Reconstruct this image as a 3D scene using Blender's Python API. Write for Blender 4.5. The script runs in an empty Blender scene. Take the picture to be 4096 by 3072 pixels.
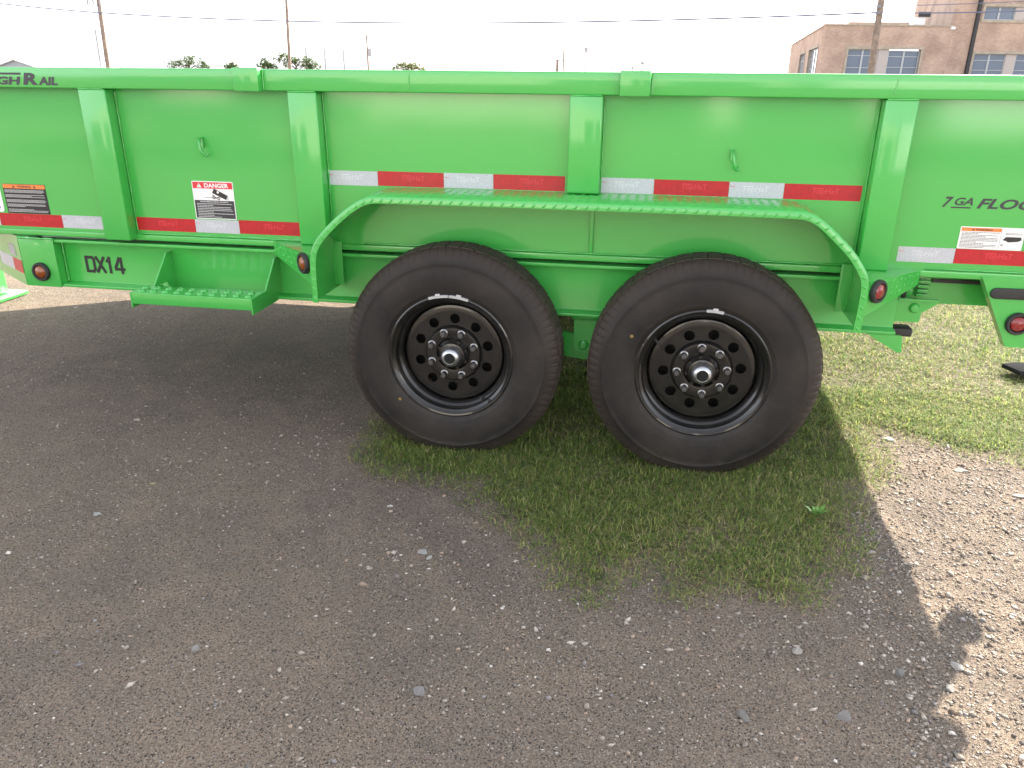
import bpy, bmesh, math, random
import numpy as np
from mathutils import Vector, Matrix

random.seed(7)
rng = np.random.default_rng(11)
SC = bpy.context.scene
COL = SC.collection

# ------------------------------------------------------------------ camera
def look_matrix(yaw, pitch, roll):
    cy, sy = math.cos(yaw), math.sin(yaw)
    f = Vector((-sy, cy, 0)); r = Vector((cy, sy, 0)); u = Vector((0, 0, 1))
    cp, sp = math.cos(pitch), math.sin(pitch)
    f2 = f * cp - u * sp; u2 = u * cp + f * sp
    cr, sr = math.cos(roll), math.sin(roll)
    r3 = r * cr + u2 * sr; u3 = u2 * cr - r * sr
    return Matrix((r3, u3, -f2)).transposed()
cam_data = bpy.data.cameras.new('camera')
cam = bpy.data.objects.new('camera', cam_data); COL.objects.link(cam)
cam.matrix_world = Matrix.Translation((0.6486, -2.4633, 1.2873)) @ look_matrix(0.171, 0.3793, 0.0091).to_4x4()
cam_data.sensor_fit = 'HORIZONTAL'; cam_data.sensor_width = 36.0
cam_data.lens = 36.0 * 3100.4 / 4096
cam_data.clip_start = 0.05; cam_data.clip_end = 3000
SC.camera = cam

# ------------------------------------------------------------------ light
SUN_T, SUN_K = 0.92, 1.35            # shadow shift per metre of height: -x, -y
SUN_AZ = math.atan2(SUN_T, SUN_K)    # from +y towards +x
SUN_EL = math.atan2(1.0, math.hypot(SUN_T, SUN_K))
world = bpy.data.worlds.new('World'); SC.world = world
world.use_nodes = True
wn, wl = world.node_tree.nodes, world.node_tree.links
bg = wn['Background']
sky = wn.new('ShaderNodeTexSky'); sky.sky_type = 'NISHITA'; sky.sun_disc = False
sky.sun_elevation = SUN_EL; sky.sun_rotation = SUN_AZ
sky.altitude = 300; sky.air_density = 1.0; sky.dust_density = 2.0; sky.ozone_density = 1.0
hs = wn.new('ShaderNodeHueSaturation'); hs.inputs['Saturation'].default_value = 0.14
wt = wn.new('ShaderNodeMix'); wt.data_type = 'RGBA'; wt.blend_type = 'MULTIPLY'; wt.inputs[0].default_value = 1.0; wt.inputs[7].default_value = (0.97, 0.99, 1.04, 1)
wl.new(sky.outputs[0], hs.inputs['Color']); wl.new(hs.outputs[0], wt.inputs[6]); wl.new(wt.outputs[2], bg.inputs[0])
bg.inputs[1].default_value = 0.105
sun_data = bpy.data.lights.new('sun', 'SUN')
sun_data.energy = 3.8; sun_data.angle = math.radians(0.53); sun_data.color = (1.0, 0.90, 0.75)
sun = bpy.data.objects.new('sun', sun_data); COL.objects.link(sun)
sun.rotation_euler = Vector((-SUN_T, -SUN_K, -1)).to_track_quat('-Z', 'Y').to_euler()
sun.location = (20, 30, 25)
SC.view_settings.view_transform = 'Standard'
SC.view_settings.look = 'None'
SC.view_settings.exposure = 2.55
SC.view_settings.gamma = 1.0
SC.render.engine = 'CYCLES'
SC.cycles.max_bounces = 8

# ------------------------------------------------------------------ materials
def lin(c):
    return tuple((x / 12.92 if x <= 0.04045 else ((x + 0.055) / 1.055) ** 2.4) for x in c)
def material(name, color, rough=0.5, metal=0.0, coat=0.0, coat_rough=0.05, spec=0.5, coat_ior=1.5,
             noise=None, bump=None, bump2=None, spots=None):
    """noise=(scale, colour2, low, high); bump=(scale, distance); spots=(scale, colour, threshold)"""
    m = bpy.data.materials.new(name); m.use_nodes = True
    n, l = m.node_tree.nodes, m.node_tree.links
    b = n['Principled BSDF']
    b.inputs['Base Color'].default_value = (*color, 1)
    b.inputs['Roughness'].default_value = rough; b.inputs['Metallic'].default_value = metal
    b.inputs['Coat Weight'].default_value = coat; b.inputs['Coat Roughness'].default_value = coat_rough
    b.inputs['Specular IOR Level'].default_value = spec; b.inputs['Coat IOR'].default_value = coat_ior
    tc = n.new('ShaderNodeTexCoord')
    out = None
    if noise:
        t = n.new('ShaderNodeTexNoise'); t.inputs['Scale'].default_value = noise[0]; t.inputs['Detail'].default_value = 6
        l.new(tc.outputs['Object'], t.inputs['Vector'])
        r = n.new('ShaderNodeMapRange'); r.inputs['From Min'].default_value = noise[2]; r.inputs['From Max'].default_value = noise[3]
        l.new(t.outputs['Fac'], r.inputs['Value'])
        mx = n.new('ShaderNodeMix'); mx.data_type = 'RGBA'
        mx.inputs[6].default_value = (*color, 1); mx.inputs[7].default_value = (*noise[1], 1)
        l.new(r.outputs[0], mx.inputs[0]); out = mx.outputs[2]
    if spots:
        t = n.new('ShaderNodeTexNoise'); t.inputs['Scale'].default_value = spots[0]; t.inputs['Detail'].default_value = 3
        l.new(tc.outputs['Object'], t.inputs['Vector'])
        r = n.new('ShaderNodeMapRange'); r.inputs['From Min'].default_value = spots[2]; r.inputs['From Max'].default_value = spots[2] + 0.06
        l.new(t.outputs['Fac'], r.inputs['Value'])
        mx = n.new('ShaderNodeMix'); mx.data_type = 'RGBA'
        if out: l.new(out, mx.inputs[6])
        else: mx.inputs[6].default_value = (*color, 1)
        mx.inputs[7].default_value = (*spots[1], 1)
        l.new(r.outputs[0], mx.inputs[0]); out = mx.outputs[2]
    if out: l.new(out, b.inputs['Base Color'])
    prev = None
    for bp in (bump, bump2):
        if not bp: continue
        t = n.new('ShaderNodeTexNoise'); t.inputs['Scale'].default_value = bp[0]; t.inputs['Detail'].default_value = 2 if len(bp) < 3 else bp[2]
        l.new(tc.outputs['Object'], t.inputs['Vector'])
        bn = n.new('ShaderNodeBump'); bn.inputs['Strength'].default_value = 1.0; bn.inputs['Distance'].default_value = bp[1]
        l.new(t.outputs['Fac'], bn.inputs['Height'])
        if prev: l.new(prev, bn.inputs['Normal'])
        prev = bn.outputs[0]
    if prev:
        l.new(prev, b.inputs['Normal'])
        if coat: l.new(prev, b.inputs['Coat Normal'])
    return m
def attr_material(name, rough=0.9, bump=None, translucent=0.0, spec=0.3):
    m = bpy.data.materials.new(name); m.use_nodes = True
    n, l = m.node_tree.nodes, m.node_tree.links
    b = n['Principled BSDF']
    a = n.new('ShaderNodeAttribute'); a.attribute_name = 'tint'
    l.new(a.outputs['Color'], b.inputs['Base Color'])
    b.inputs['Roughness'].default_value = rough; b.inputs['Specular IOR Level'].default_value = spec
    if translucent:
        tr = n.new('ShaderNodeBsdfTranslucent'); l.new(a.outputs['Color'], tr.inputs['Color'])
        mx = n.new('ShaderNodeMixShader'); mx.inputs[0].default_value = translucent
        l.new(b.outputs[0], mx.inputs[1]); l.new(tr.outputs[0], mx.inputs[2])
        l.new(mx.outputs[0], n['Material Output'].inputs['Surface'])
    if bump:
        tc = n.new('ShaderNodeTexCoord'); t = n.new('ShaderNodeTexNoise'); t.inputs['Scale'].default_value = bump[0]
        l.new(tc.outputs['Object'], t.inputs['Vector'])
        bn = n.new('ShaderNodeBump'); bn.inputs['Distance'].default_value = bump[1]
        l.new(t.outputs['Fac'], bn.inputs['Height']); l.new(bn.outputs[0], b.inputs['Normal'])
    return m

GREEN = (0.044, 0.395, 0.060)
M = {}
M['green'] = material('green_paint', GREEN, 0.35, coat=1.0, coat_rough=0.025, coat_ior=1.55, bump=(1.7, 0.0014), bump2=(420, 0.00005))
M['green_bar'] = material('green_paint_on_tube', GREEN, 0.4, coat=0.9, coat_rough=0.09, bump=(3.0, 0.0005), bump2=(420, 0.00005))
M['green_plate'] = material('green_tread_plate', GREEN, 0.3, coat=0.8, coat_rough=0.08, bump=(60, 0.0004))
M['black_paint'] = material('gloss_black_paint', (0.007, 0.0068, 0.007), 0.4, coat=0.8, coat_rough=0.05, coat_ior=1.5, spec=0.3,
                            noise=(14, (0.017, 0.0145, 0.012), 0.45, 0.75), spots=(260, (0.06, 0.048, 0.038), 0.71))
M['black'] = material('black_rubber', (0.02, 0.02, 0.021), 0.55)
M['dark'] = material('dark_steel', (0.03, 0.03, 0.032), 0.6)
M['decal_black'] = material('decal_black', (0.02, 0.02, 0.024), 0.35)
M['decal_grey'] = material('decal_dark_grey', (0.035, 0.035, 0.045), 0.35)
M['white'] = material('decal_white', (0.78, 0.78, 0.78), 0.35)
M['print_white'] = material('print_white', (0.55, 0.55, 0.55), 0.4)
M['print_grey'] = material('print_grey', (0.35, 0.35, 0.36), 0.4)
M['print_red'] = material('decal_red', (0.62, 0.03, 0.04), 0.35)
M['print_orange'] = material('decal_orange', (0.78, 0.22, 0.05), 0.35)
M['print_blue'] = material('decal_blue', (0.06, 0.08, 0.4), 0.35)
M['tape_white'] = material('tape_white', (0.52, 0.53, 0.57), 0.3, noise=(260, (0.40, 0.42, 0.47), 0.4, 0.6), bump=(300, 0.0003))
M['tape_white_logo'] = material('tape_white_print', (0.58, 0.59, 0.63), 0.3)
M['tape_red'] = material('tape_red', (0.47, 0.012, 0.022), 0.28, noise=(60, (0.40, 0.012, 0.02), 0.4, 0.6), bump=(300, 0.0002))
M['tape_red_logo'] = material('tape_red_print', (0.58, 0.035, 0.05), 0.3)
M['chrome'] = material('bright_zinc', (0.26, 0.26, 0.265), 0.3, metal=1.0, bump=(90, 0.0003))
M['stud_metal'] = material('dull_stud_metal', (0.10, 0.10, 0.105), 0.5, metal=0.6)
M['dot'] = material('faded_yellow_dot', (0.20, 0.14, 0.04), 0.8)
M['drum'] = material('shade_and_plug_black', (0.006, 0.006, 0.006), 0.9)  # hand-hole shade put into the drum's black; the hub plug is simply black
M['lead'] = material('wheel_weight_metal', (0.55, 0.56, 0.58), 0.45, metal=0.25)
M['cap'] = material('hub_cap_metal', (0.50, 0.51, 0.53), 0.36, metal=1.0)
M['amber'] = material('amber_lens', (0.22, 0.05, 0.006), 0.12, coat=0.6, bump=(160, 0.0012))
M['red_lens'] = material('red_lens', (0.22, 0.010, 0.013), 0.12, coat=0.6, bump=(160, 0.0012))
M['wood_pole'] = material('weathered_pole_wood', (0.28, 0.215, 0.175), 0.9, noise=(6, (0.17, 0.13, 0.105), 0.35, 0.65))
M['pole_grey'] = material('grey_pole_metal', (0.32, 0.33, 0.36), 0.7)
M['wire'] = material('wire_sheath', (0.13, 0.14, 0.22), 0.7)
M['bark'] = material('bark', (0.09, 0.07, 0.05), 0.95)

# tyre rubber: black, dusted brown towards the tread
def tyre_material():
    m = bpy.data.materials.new('dusty_tyre_rubber'); m.use_nodes = True
    n, l = m.node_tree.nodes, m.node_tree.links; b = n['Principled BSDF']
    tc = n.new('ShaderNodeTexCoord'); sp = n.new('ShaderNodeSeparateXYZ'); l.new(tc.outputs['Object'], sp.inputs[0])
    cb = n.new('ShaderNodeCombineXYZ'); l.new(sp.outputs[0], cb.inputs[0]); l.new(sp.outputs[2], cb.inputs[2])
    ln = n.new('ShaderNodeVectorMath'); ln.operation = 'LENGTH'; l.new(cb.outputs[0], ln.inputs[0])
    r = n.new('ShaderNodeMapRange'); r.inputs[1].default_value = 0.335; r.inputs[2].default_value = 0.385
    l.new(ln.outputs['Value'], r.inputs[0])
    nz = n.new('ShaderNodeTexNoise'); nz.inputs['Scale'].default_value = 5; nz.inputs['Detail'].default_value = 10; nz.inputs['Roughness'].default_value = 0.65
    l.new(tc.outputs['Object'], nz.inputs['Vector'])
    nr = n.new('ShaderNodeMapRange'); nr.inputs[1].default_value = 0.35; nr.inputs[2].default_value = 0.7
    l.new(nz.outputs['Fac'], nr.inputs[0])
    m1 = n.new('ShaderNodeMix'); m1.data_type = 'RGBA'
    m1.inputs[6].default_value = (0.0115, 0.0105, 0.0108, 1); m1.inputs[7].default_value = (0.034, 0.0285, 0.025, 1)
    l.new(nr.outputs[0], m1.inputs[0])
    mul = n.new('ShaderNodeMath'); mul.operation = 'MULTIPLY'; l.new(r.outputs[0], mul.inputs[0]); mul.inputs[1].default_value = 0.75
    m2 = n.new('ShaderNodeMix'); m2.data_type = 'RGBA'; m2.inputs[7].default_value = (0.048, 0.036, 0.028, 1)
    l.new(mul.outputs[0], m2.inputs[0]); l.new(m1.outputs[2], m2.inputs[6]); l.new(m2.outputs[2], b.inputs['Base Color'])
    b.inputs['Roughness'].default_value = 0.6; b.inputs['Specular IOR Level'].default_value = 0.3
    nb = n.new('ShaderNodeTexNoise'); nb.inputs['Scale'].default_value = 140; l.new(tc.outputs['Object'], nb.inputs['Vector'])
    bn = n.new('ShaderNodeBump'); bn.inputs['Distance'].default_value = 0.0006; l.new(nb.outputs['Fac'], bn.inputs['Height']); l.new(bn.outputs[0], b.inputs['Normal'])
    return m
M['tyre'] = tyre_material()

# ------------------------------------------------------------------ helpers
WORLD = {}
def place(o, parent, loc, rot=None):
    loc = Vector(loc)
    WORLD[o.name] = loc.copy()
    if parent is not None:
        o.parent = parent
        o.location = loc - WORLD[parent.name]
    else:
        o.location = loc
    if rot is not None: o.rotation_euler = rot
    return o
def tag(o, label=None, cat=None, group=None, kind=None):
    if label: o['label'] = label
    if cat: o['category'] = cat
    if group: o['group'] = group
    if kind: o['kind'] = kind
    return o
def empty(name, loc, parent=None):
    o = bpy.data.objects.new(name, None); COL.objects.link(o); o.empty_display_size = 0.2
    return place(o, parent, loc)
def finish(me, mat, smooth=30):
    me.materials.append(mat)
    if smooth:
        me.shade_smooth(); me.set_sharp_from_angle(angle=math.radians(smooth))
    return me
def mesh_obj(name, me, parent=None, loc=(0, 0, 0), rot=None):
    o = bpy.data.objects.new(name, me); COL.objects.link(o)
    return place(o, parent, loc, rot)
def pydata(name, verts, faces, mat, parent=None, loc=(0, 0, 0), rot=None, smooth=30):
    """verts are given in world space when loc is (0,0,0); the origin is moved to the verts' centre base"""
    v = np.array(verts, dtype=float)
    if tuple(loc) == (0, 0, 0) and rot is None:
        c = v.mean(axis=0); loc = tuple(c); v = v - c
    me = bpy.data.meshes.new(name); me.from_pydata(v.tolist(), [], [list(f) for f in faces]); me.validate()
    bm = bmesh.new(); bm.from_mesh(me); bmesh.ops.recalc_face_normals(bm, faces=bm.faces); bm.to_mesh(me); bm.free()
    finish(me, mat, smooth)
    return mesh_obj(name, me, parent, loc, rot)
class Geo:
    def __init__(self): self.v = []; self.f = []
    def add(self, v, f):
        b = len(self.v); self.v += [tuple(x) for x in v]; self.f += [tuple(b + i for i in q) for q in f]; return self
    def box(self, x0, x1, y0, y1, z0, z1):
        return self.add([(x0, y0, z0), (x1, y0, z0), (x1, y1, z0), (x0, y1, z0), (x0, y0, z1), (x1, y0, z1), (x1, y1, z1), (x0, y1, z1)],
                        [(0, 3, 2, 1), (4, 5, 6, 7), (0, 1, 5, 4), (1, 2, 6, 5), (2, 3, 7, 6), (3, 0, 4, 7)])
    def prism(self, poly, axis, a, b):
        """poly: 2-D points in the plane across `axis`; extruded from a to b"""
        n = len(poly)
        def P(q, t):
            return {0: (t, q[0], q[1]), 1: (q[0], t, q[1]), 2: (q[0], q[1], t)}[axis]
        v = [P(q, a) for q in poly] + [P(q, b) for q in poly]
        f = [tuple(range(n)), tuple(range(2 * n - 1, n - 1, -1))] + [(i, (i + 1) % n, n + (i + 1) % n, n + i) for i in range(n)]
        return self.add(v, f)
    def tube(self, pts, r, seg=8, caps=True):
        pts = [Vector(p) for p in pts]; rs = r if isinstance(r, (list, tuple)) else [r] * len(pts)
        v = []; f = []
        for i, p in enumerate(pts):
            d = (pts[min(i + 1, len(pts) - 1)] - pts[max(i - 1, 0)]).normalized()
            a = Vector((0, 0, 1)) if abs(d.z) < 0.9 else Vector((1, 0, 0))
            u = d.cross(a).normalized(); w = d.cross(u)
            for k in range(seg):
                t = 2 * math.pi * k / seg
                v.append(p + (u * math.cos(t) + w * math.sin(t)) * rs[i])
        for i in range(len(pts) - 1):
            for k in range(seg):
                f.append((i * seg + k, i * seg + (k + 1) % seg, (i + 1) * seg + (k + 1) % seg, (i + 1) * seg + k))
        if caps:
            f.append(tuple(range(seg - 1, -1, -1))); f.append(tuple((len(pts) - 1) * seg + k for k in range(seg)))
        return self.add(v, f)
    def lathe(self, prof, seg=32, centre=(0, 0, 0), a0=0.0):
        """profile of (radius, y); turned about the y axis"""
        v = []; f = []; n = len(prof)
        for k in range(seg):
            t = a0 + 2 * math.pi * k / seg
            for r, y in prof: v.append((centre[0] + r * math.cos(t), centre[1] + y, centre[2] + r * math.sin(t)))
        for k in range(seg):
            for i in range(n - 1):
                a = k * n + i; b = ((k + 1) % seg) * n + i
                f.append((a, a + 1, b + 1, b))
        return self.add(v, f)
    def obj(self, name, mat, parent=None, smooth=30, bevel=None, **kw):
        o = pydata(name, self.v, self.f, mat, parent, smooth=smooth, **kw)
        if bevel:
            bm = bmesh.new(); bm.from_mesh(o.data)
            es = [e for e in bm.edges if len(e.link_faces) == 2 and e.calc_face_angle(0) > 0.6]
            bmesh.ops.bevel(bm, geom=es, offset=bevel, segments=3, affect='EDGES', clamp_overlap=True, profile=0.5)
            bm.to_mesh(o.data); bm.free(); o.data.shade_smooth(); o.data.set_sharp_from_angle(angle=math.radians(40))
        return o
def box(name, x0, x1, y0, y1, z0, z1, mat, parent=None, bevel=None):
    return Geo().box(x0, x1, y0, y1, z0, z1).obj(name, mat, parent, bevel=bevel)

def text_mesh(s, weight=0.0, shear=0.0, spacing=1.0):
    c = bpy.data.curves.new('t', 'FONT'); c.body = s; c.size = 1.0; c.offset = weight; c.shear = shear
    c.space_character = spacing; c.resolution_u = 3
    o = bpy.data.objects.new('t', c); COL.objects.link(o)
    dg = bpy.context.evaluated_depsgraph_get()
    me = bpy.data.meshes.new_from_object(o.evaluated_get(dg))
    bpy.data.objects.remove(o); bpy.data.curves.remove(c)
    v = np.array([x.co[:] for x in me.vertices]); f = [list(p.vertices) for p in me.polygons]
    bpy.data.meshes.remove(me)
    return v, f
def lettering(name, s, x0, x1, z0, z1, y, mat, parent, weight=0.0, shear=0.0, spacing=1.0):
    """letters lying on the plane y, facing -y, fitted into the given rectangle"""
    v, f = text_mesh(s, weight, shear, spacing)
    mn, mxx = v.min(0), v.max(0)
    X = x0 + (v[:, 0] - mn[0]) / (mxx[0] - mn[0]) * (x1 - x0)
    Z = z0 + (v[:, 1] - mn[1]) / (mxx[1] - mn[1]) * (z1 - z0)
    return pydata(name, np.stack([X, np.full(len(X), y), Z], 1), f, mat, parent, smooth=None)
def plate(name, x0, x1, z0, z1, y, mat, parent, t=0.0012, r=0.0):
    """thin sticker in the xz plane whose front is at y"""
    if r:
        poly = []
        for cx, cz, a in ((x1 - r, z1 - r, 0), (x0 + r, z1 - r, 90), (x0 + r, z0 + r, 180), (x1 - r, z0 + r, 270)):
            for k in range(5):
                t_ = math.radians(a + 22.5 * k); poly.append((cx + r * math.cos(t_), cz + r * math.sin(t_)))
    else:
        poly = [(x0, z0), (x1, z0), (x1, z1), (x0, z1)]
    return Geo().prism(poly, 1, y, y + t).obj(name, mat, parent, smooth=None)
def weld(name, a, b, r, parent, mat=None, n=None):
    a, b = Vector(a), Vector(b); L = (b - a).length; n = n or max(4, int(L / 0.012))
    pts = [a.lerp(b, i / n) + Vector((random.uniform(-1, 1), random.uniform(-1, 1), random.uniform(-1, 1))) * r * 0.22 for i in range(n + 1)]
    return Geo().tube(pts, [r * random.uniform(0.75, 1.2) for _ in pts], 6).obj(name, mat or M['green'], parent, smooth=60)

# ------------------------------------------------------------------ ground
GRASS_POLY = [(-0.345, 0.27), (-0.317, -0.005), (-0.193, -0.183), (0.0, -0.19), (0.113, -0.224), (0.205, -0.359), (0.349, -0.508), (0.482, -0.637),
    (0.51, -0.718), (0.587, -0.744), (0.63, -0.631), (0.744, -0.587), (0.817, -0.70), (0.919, -0.62), (1.017, -0.622),
    (1.106, -0.666), (1.177, -0.528), (1.277, -0.464), (1.33, -0.25), (1.402, -0.009), (1.505, 0.109), (1.55, 0.33), (1.604, 0.513),
    (1.741, 0.455), (1.891, 0.364), (2.049, 0.32), (2.6, 0.12), (3.4, 0.0), (6, -0.3), (14, -0.8), (30, -1), (30, 40), (-4, 40),
    (-1.0, 14), (-0.2, 6), (0.05, 2.6), (0.1, 1.6), (-0.05, 0.9), (-0.2, 0.5)]
def resample(poly, step, near=4.0):
    out = []
    for i, a in enumerate(poly):
        b = poly[(i + 1) % len(poly)]; L = math.dist(a, b)
        st = step if min(math.hypot(*a), math.hypot(*b)) < near else 1.0
        n = max(1, int(L / st))
        out += [(a[0] + (b[0] - a[0]) * k / n, a[1] + (b[1] - a[1]) * k / n) for k in range(n)]
    return out
edge = resample(GRASS_POLY, 0.03)
edge = [(x + rng.normal(0, 0.012), y + rng.normal(0, 0.012)) for x, y in edge]
EP = np.array(edge)
def inside(px, py, poly=EP):
    x, y = poly[:, 0], poly[:, 1]; x2, y2 = np.roll(x, -1), np.roll(y, -1)
    r = np.zeros(len(px), bool)
    for i in range(len(x)):
        if y[i] == y2[i]: continue
        c = ((y[i] > py) != (y2[i] > py)) & (px < (x2[i] - x[i]) * (py - y[i]) / (y2[i] - y[i]) + x[i])
        r ^= c
    return r
def edge_distance(px, py):
    near = EP[(np.abs(EP[:, 0]) < 5) & (np.abs(EP[:, 1]) < 5)]
    d = np.full(len(px), 9.0)
    for q in near: d = np.minimum(d, np.hypot(px - q[0], py - q[1]))
    return d

def ground_material(name='packed_gravel', lawn=False):
    m = bpy.data.materials.new(name); m.use_nodes = True
    n, l = m.node_tree.nodes, m.node_tree.links; b = n['Principled BSDF']
    tc = n.new('ShaderNodeTexCoord')
    def noise(scale, detail, rough=0.6):
        t = n.new('ShaderNodeTexNoise'); t.inputs['Scale'].default_value = scale; t.inputs['Detail'].default_value = detail
        t.inputs['Roughness'].default_value = rough
        l.new(tc.outputs['Object'], t.inputs['Vector']); return t
    big, mid, fine = noise(0.9, 4), noise(6, 5), noise(160, 4, 0.75)
    vor = n.new('ShaderNodeTexVoronoi'); vor.inputs['Scale'].default_value = 300; l.new(tc.outputs['Object'], vor.inputs['Vector'])
    def mix(fac, a, bb, lo, hi):
        r = n.new('ShaderNodeMapRange'); r.inputs[1].default_value = lo; r.inputs[2].default_value = hi; l.new(fac, r.inputs[0])
        x = n.new('ShaderNodeMix'); x.data_type = 'RGBA'; l.new(r.outputs[0], x.inputs[0])
        for i, c in ((6, a), (7, bb)):
            if isinstance(c, tuple): x.inputs[i].default_value = (*c, 1)
            else: l.new(c, x.inputs[i])
        return x.outputs[2]
    c = mix(big.outputs['Fac'], (0.35, 0.272, 0.208), (0.25, 0.20, 0.16), 0.35, 0.65)
    c = mix(mid.outputs['Fac'], c, (0.395, 0.30, 0.225), 0.45, 0.75)
    c = mix(fine.outputs['Fac'], (0.10, 0.085, 0.075), c, 0.32, 0.55)
    sp = n.new('ShaderNodeSeparateColor'); l.new(vor.outputs['Color'], sp.inputs[0])
    c = mix(sp.outputs[0], c, (0.36, 0.32, 0.28), 0.94, 0.97)
    c = mix(sp.outputs[1], c, (0.055, 0.05, 0.05), 0.90, 0.95)
    if lawn:   # thatch and dirt between the blades
        th = noise(26, 6, 0.7); c = mix(th.outputs['Fac'], c, (0.115, 0.115, 0.05), 0.38, 0.56)
    l.new(c, b.inputs['Base Color']); b.inputs['Roughness'].default_value = 0.92; b.inputs['Specular IOR Level'].default_value = 0.25
    b1 = n.new('ShaderNodeBump'); b1.inputs['Distance'].default_value = 0.006; b1.inputs['Strength'].default_value = 1.0; l.new(vor.outputs['Distance'], b1.inputs['Height']); b1.invert = True
    b2 = n.new('ShaderNodeBump'); b2.inputs['Distance'].default_value = 0.012; l.new(fine.outputs['Fac'], b2.inputs['Height']); l.new(b1.outputs[0], b2.inputs['Normal'])
    b3 = n.new('ShaderNodeBump'); b3.inputs['Distance'].default_value = 0.03; l.new(mid.outputs['Fac'], b3.inputs['Height']); l.new(b2.outputs[0], b3.inputs['Normal'])
    l.new(b3.outputs[0], b.inputs['Normal'])
    return m
M['ground'] = ground_material()
M['soil'] = ground_material('lawn_soil', True)
M['far_grass'] = M['soil']
S = 1500.0
tag(pydata('ground', [(-S, -S, 0), (S, -S, 0), (S, S, 0), (-S, S, 0)], [(0, 1, 2, 3)], M['ground'], smooth=None), kind='structure')
me = bpy.data.meshes.new('lawn'); bm = bmesh.new()
IN = EP.copy(); tg = np.roll(EP, -4, 0) - np.roll(EP, 4, 0); tg /= np.linalg.norm(tg, axis=1, keepdims=True) + 1e-9
area = 0.5 * np.sum(EP[:, 0] * np.roll(EP[:, 1], -1) - np.roll(EP[:, 0], -1) * EP[:, 1])
nr = np.stack([-tg[:, 1], tg[:, 0]], 1) * (1 if area > 0 else -1)
wob = 0.085 + 0.05 * np.sin(np.arange(len(EP)) * 0.37) + 0.03 * np.sin(np.arange(len(EP)) * 1.13)
IN = IN + nr * wob[:, None]
bv = [bm.verts.new((x, y, 0.004)) for x, y in IN]
be = [bm.edges.new((bv[i], bv[(i + 1) % len(bv)])) for i in range(len(bv))]
bmesh.ops.triangle_fill(bm, use_beauty=True, edges=be); bmesh.ops.recalc_face_normals(bm, faces=bm.faces)
for f in bm.faces:
    if f.normal.z < 0: f.normal_flip()
bm.to_mesh(me); bm.free(); finish(me, M['soil'], None)
tag(mesh_obj('lawn', me), kind='structure')

# scattered stones: fine gravel as one mass, larger stones one by one
def tinted_mesh(name, V, F, tint, mat, smooth=False):
    me = bpy.data.meshes.new(name)
    V = np.asarray(V, np.float32); F = np.asarray(F, np.int32)
    me.vertices.add(len(V)); me.vertices.foreach_set('co', V.ravel())
    k = F.shape[1]
    me.loops.add(F.size); me.loops.foreach_set('vertex_index', F.ravel())
    me.polygons.add(len(F)); me.polygons.foreach_set('loop_start', np.arange(0, F.size, k, dtype=np.int32))
    me.update(calc_edges=True)
    a = me.attributes.new('tint', 'FLOAT_COLOR', 'POINT')
    a.data.foreach_set('color', np.concatenate([tint, np.ones((len(tint), 1))], 1).astype(np.float32).ravel())
    me.materials.append(mat)
    if smooth: me.shade_smooth()
    return me
M['stone'] = attr_material('gravel_stone', 0.85, bump=(300, 0.002))
OCT_V = np.array([(1, 0, 0), (0, 1, 0), (-1, 0, 0), (0, -1, 0), (0, 0, 1), (0, 0, -0.6)], float)
OCT_F = np.array([(0, 1, 4), (1, 2, 4), (2, 3, 4), (3, 0, 4), (1, 0, 5), (2, 1, 5), (3, 2, 5), (0, 3, 5)])
def lumpy(px, py, f, seed):
    r = np.random.default_rng(seed); s = np.zeros(len(px))
    for _ in range(7):
        a = r.uniform(0, 2 * math.pi); k = f * r.uniform(0.5, 1.6); s += np.sin((px * math.cos(a) + py * math.sin(a)) * k + r.uniform(0, 6.28))
    return s / 7
def stone_colours(n):
    base = np.array([(0.31, 0.265, 0.225), (0.40, 0.355, 0.31), (0.19, 0.16, 0.14), (0.29, 0.22, 0.17), (0.52, 0.48, 0.44), (0.22, 0.205, 0.20)])
    w = [0.38, 0.16, 0.22, 0.14, 0.03, 0.07]
    c = base[rng.choice(len(base), n, p=w)] * rng.uniform(0.75, 1.2, (n, 1))
    return np.clip(c, 0, 0.75)
def stones(name, px, py, size, flat=(0.35, 0.8), mat=None):
    n = len(px)
    V = np.repeat(OCT_V[None], n, 0) * (1 + rng.normal(0, 0.28, (n, 6, 1)))
    V += rng.normal(0, 0.16, (n, 6, 3))
    sc = np.stack([size * rng.uniform(0.7, 1.3, n), size * rng.uniform(0.6, 1.0, n), size * rng.uniform(*flat, n)], 1)
    V *= sc[:, None, :]
    a = rng.uniform(0, 2 * math.pi, n); ca, sa = np.cos(a)[:, None], np.sin(a)[:, None]
    x = V[..., 0] * ca - V[..., 1] * sa; y = V[..., 0] * sa + V[..., 1] * ca
    V = np.stack([x + px[:, None], y + py[:, None], V[..., 2] + (size * 0.12)[:, None]], -1)
    F = (OCT_F[None] + 6 * np.arange(n)[:, None, None]).reshape(-1, 3)
    tint = np.repeat(stone_colours(n), 6, 0)
    return tinted_mesh(name, V.reshape(-1, 3), F, tint, mat or M['stone'])
N = 235000
px, py = rng.uniform(-3.6, 3.2, N), rng.uniform(-1.75, 2.4, N)
keep = ~inside(px, py)
dens = 0.55 + 0.5 * lumpy(px, py, 4.0, 3) + 0.35 * lumpy(px, py, 11, 5)
dens = np.where((px > 1.25) | (px < -1.9), dens + 0.6, dens)
keep &= rng.uniform(0, 1, N) < np.clip(dens, 0.12, 1)
px, py = px[keep], py[keep]
ox, oy = rng.uniform(-6.5, 6.0, 60000), rng.uniform(-4.5, 4.0, 60000)
ok = ~((ox > -3.6) & (ox < 3.2) & (oy > -1.75) & (oy < 2.4)) & ~inside(ox, oy)
px, py = np.concatenate([px, ox[ok]]), np.concatenate([py, oy[ok]])
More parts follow.
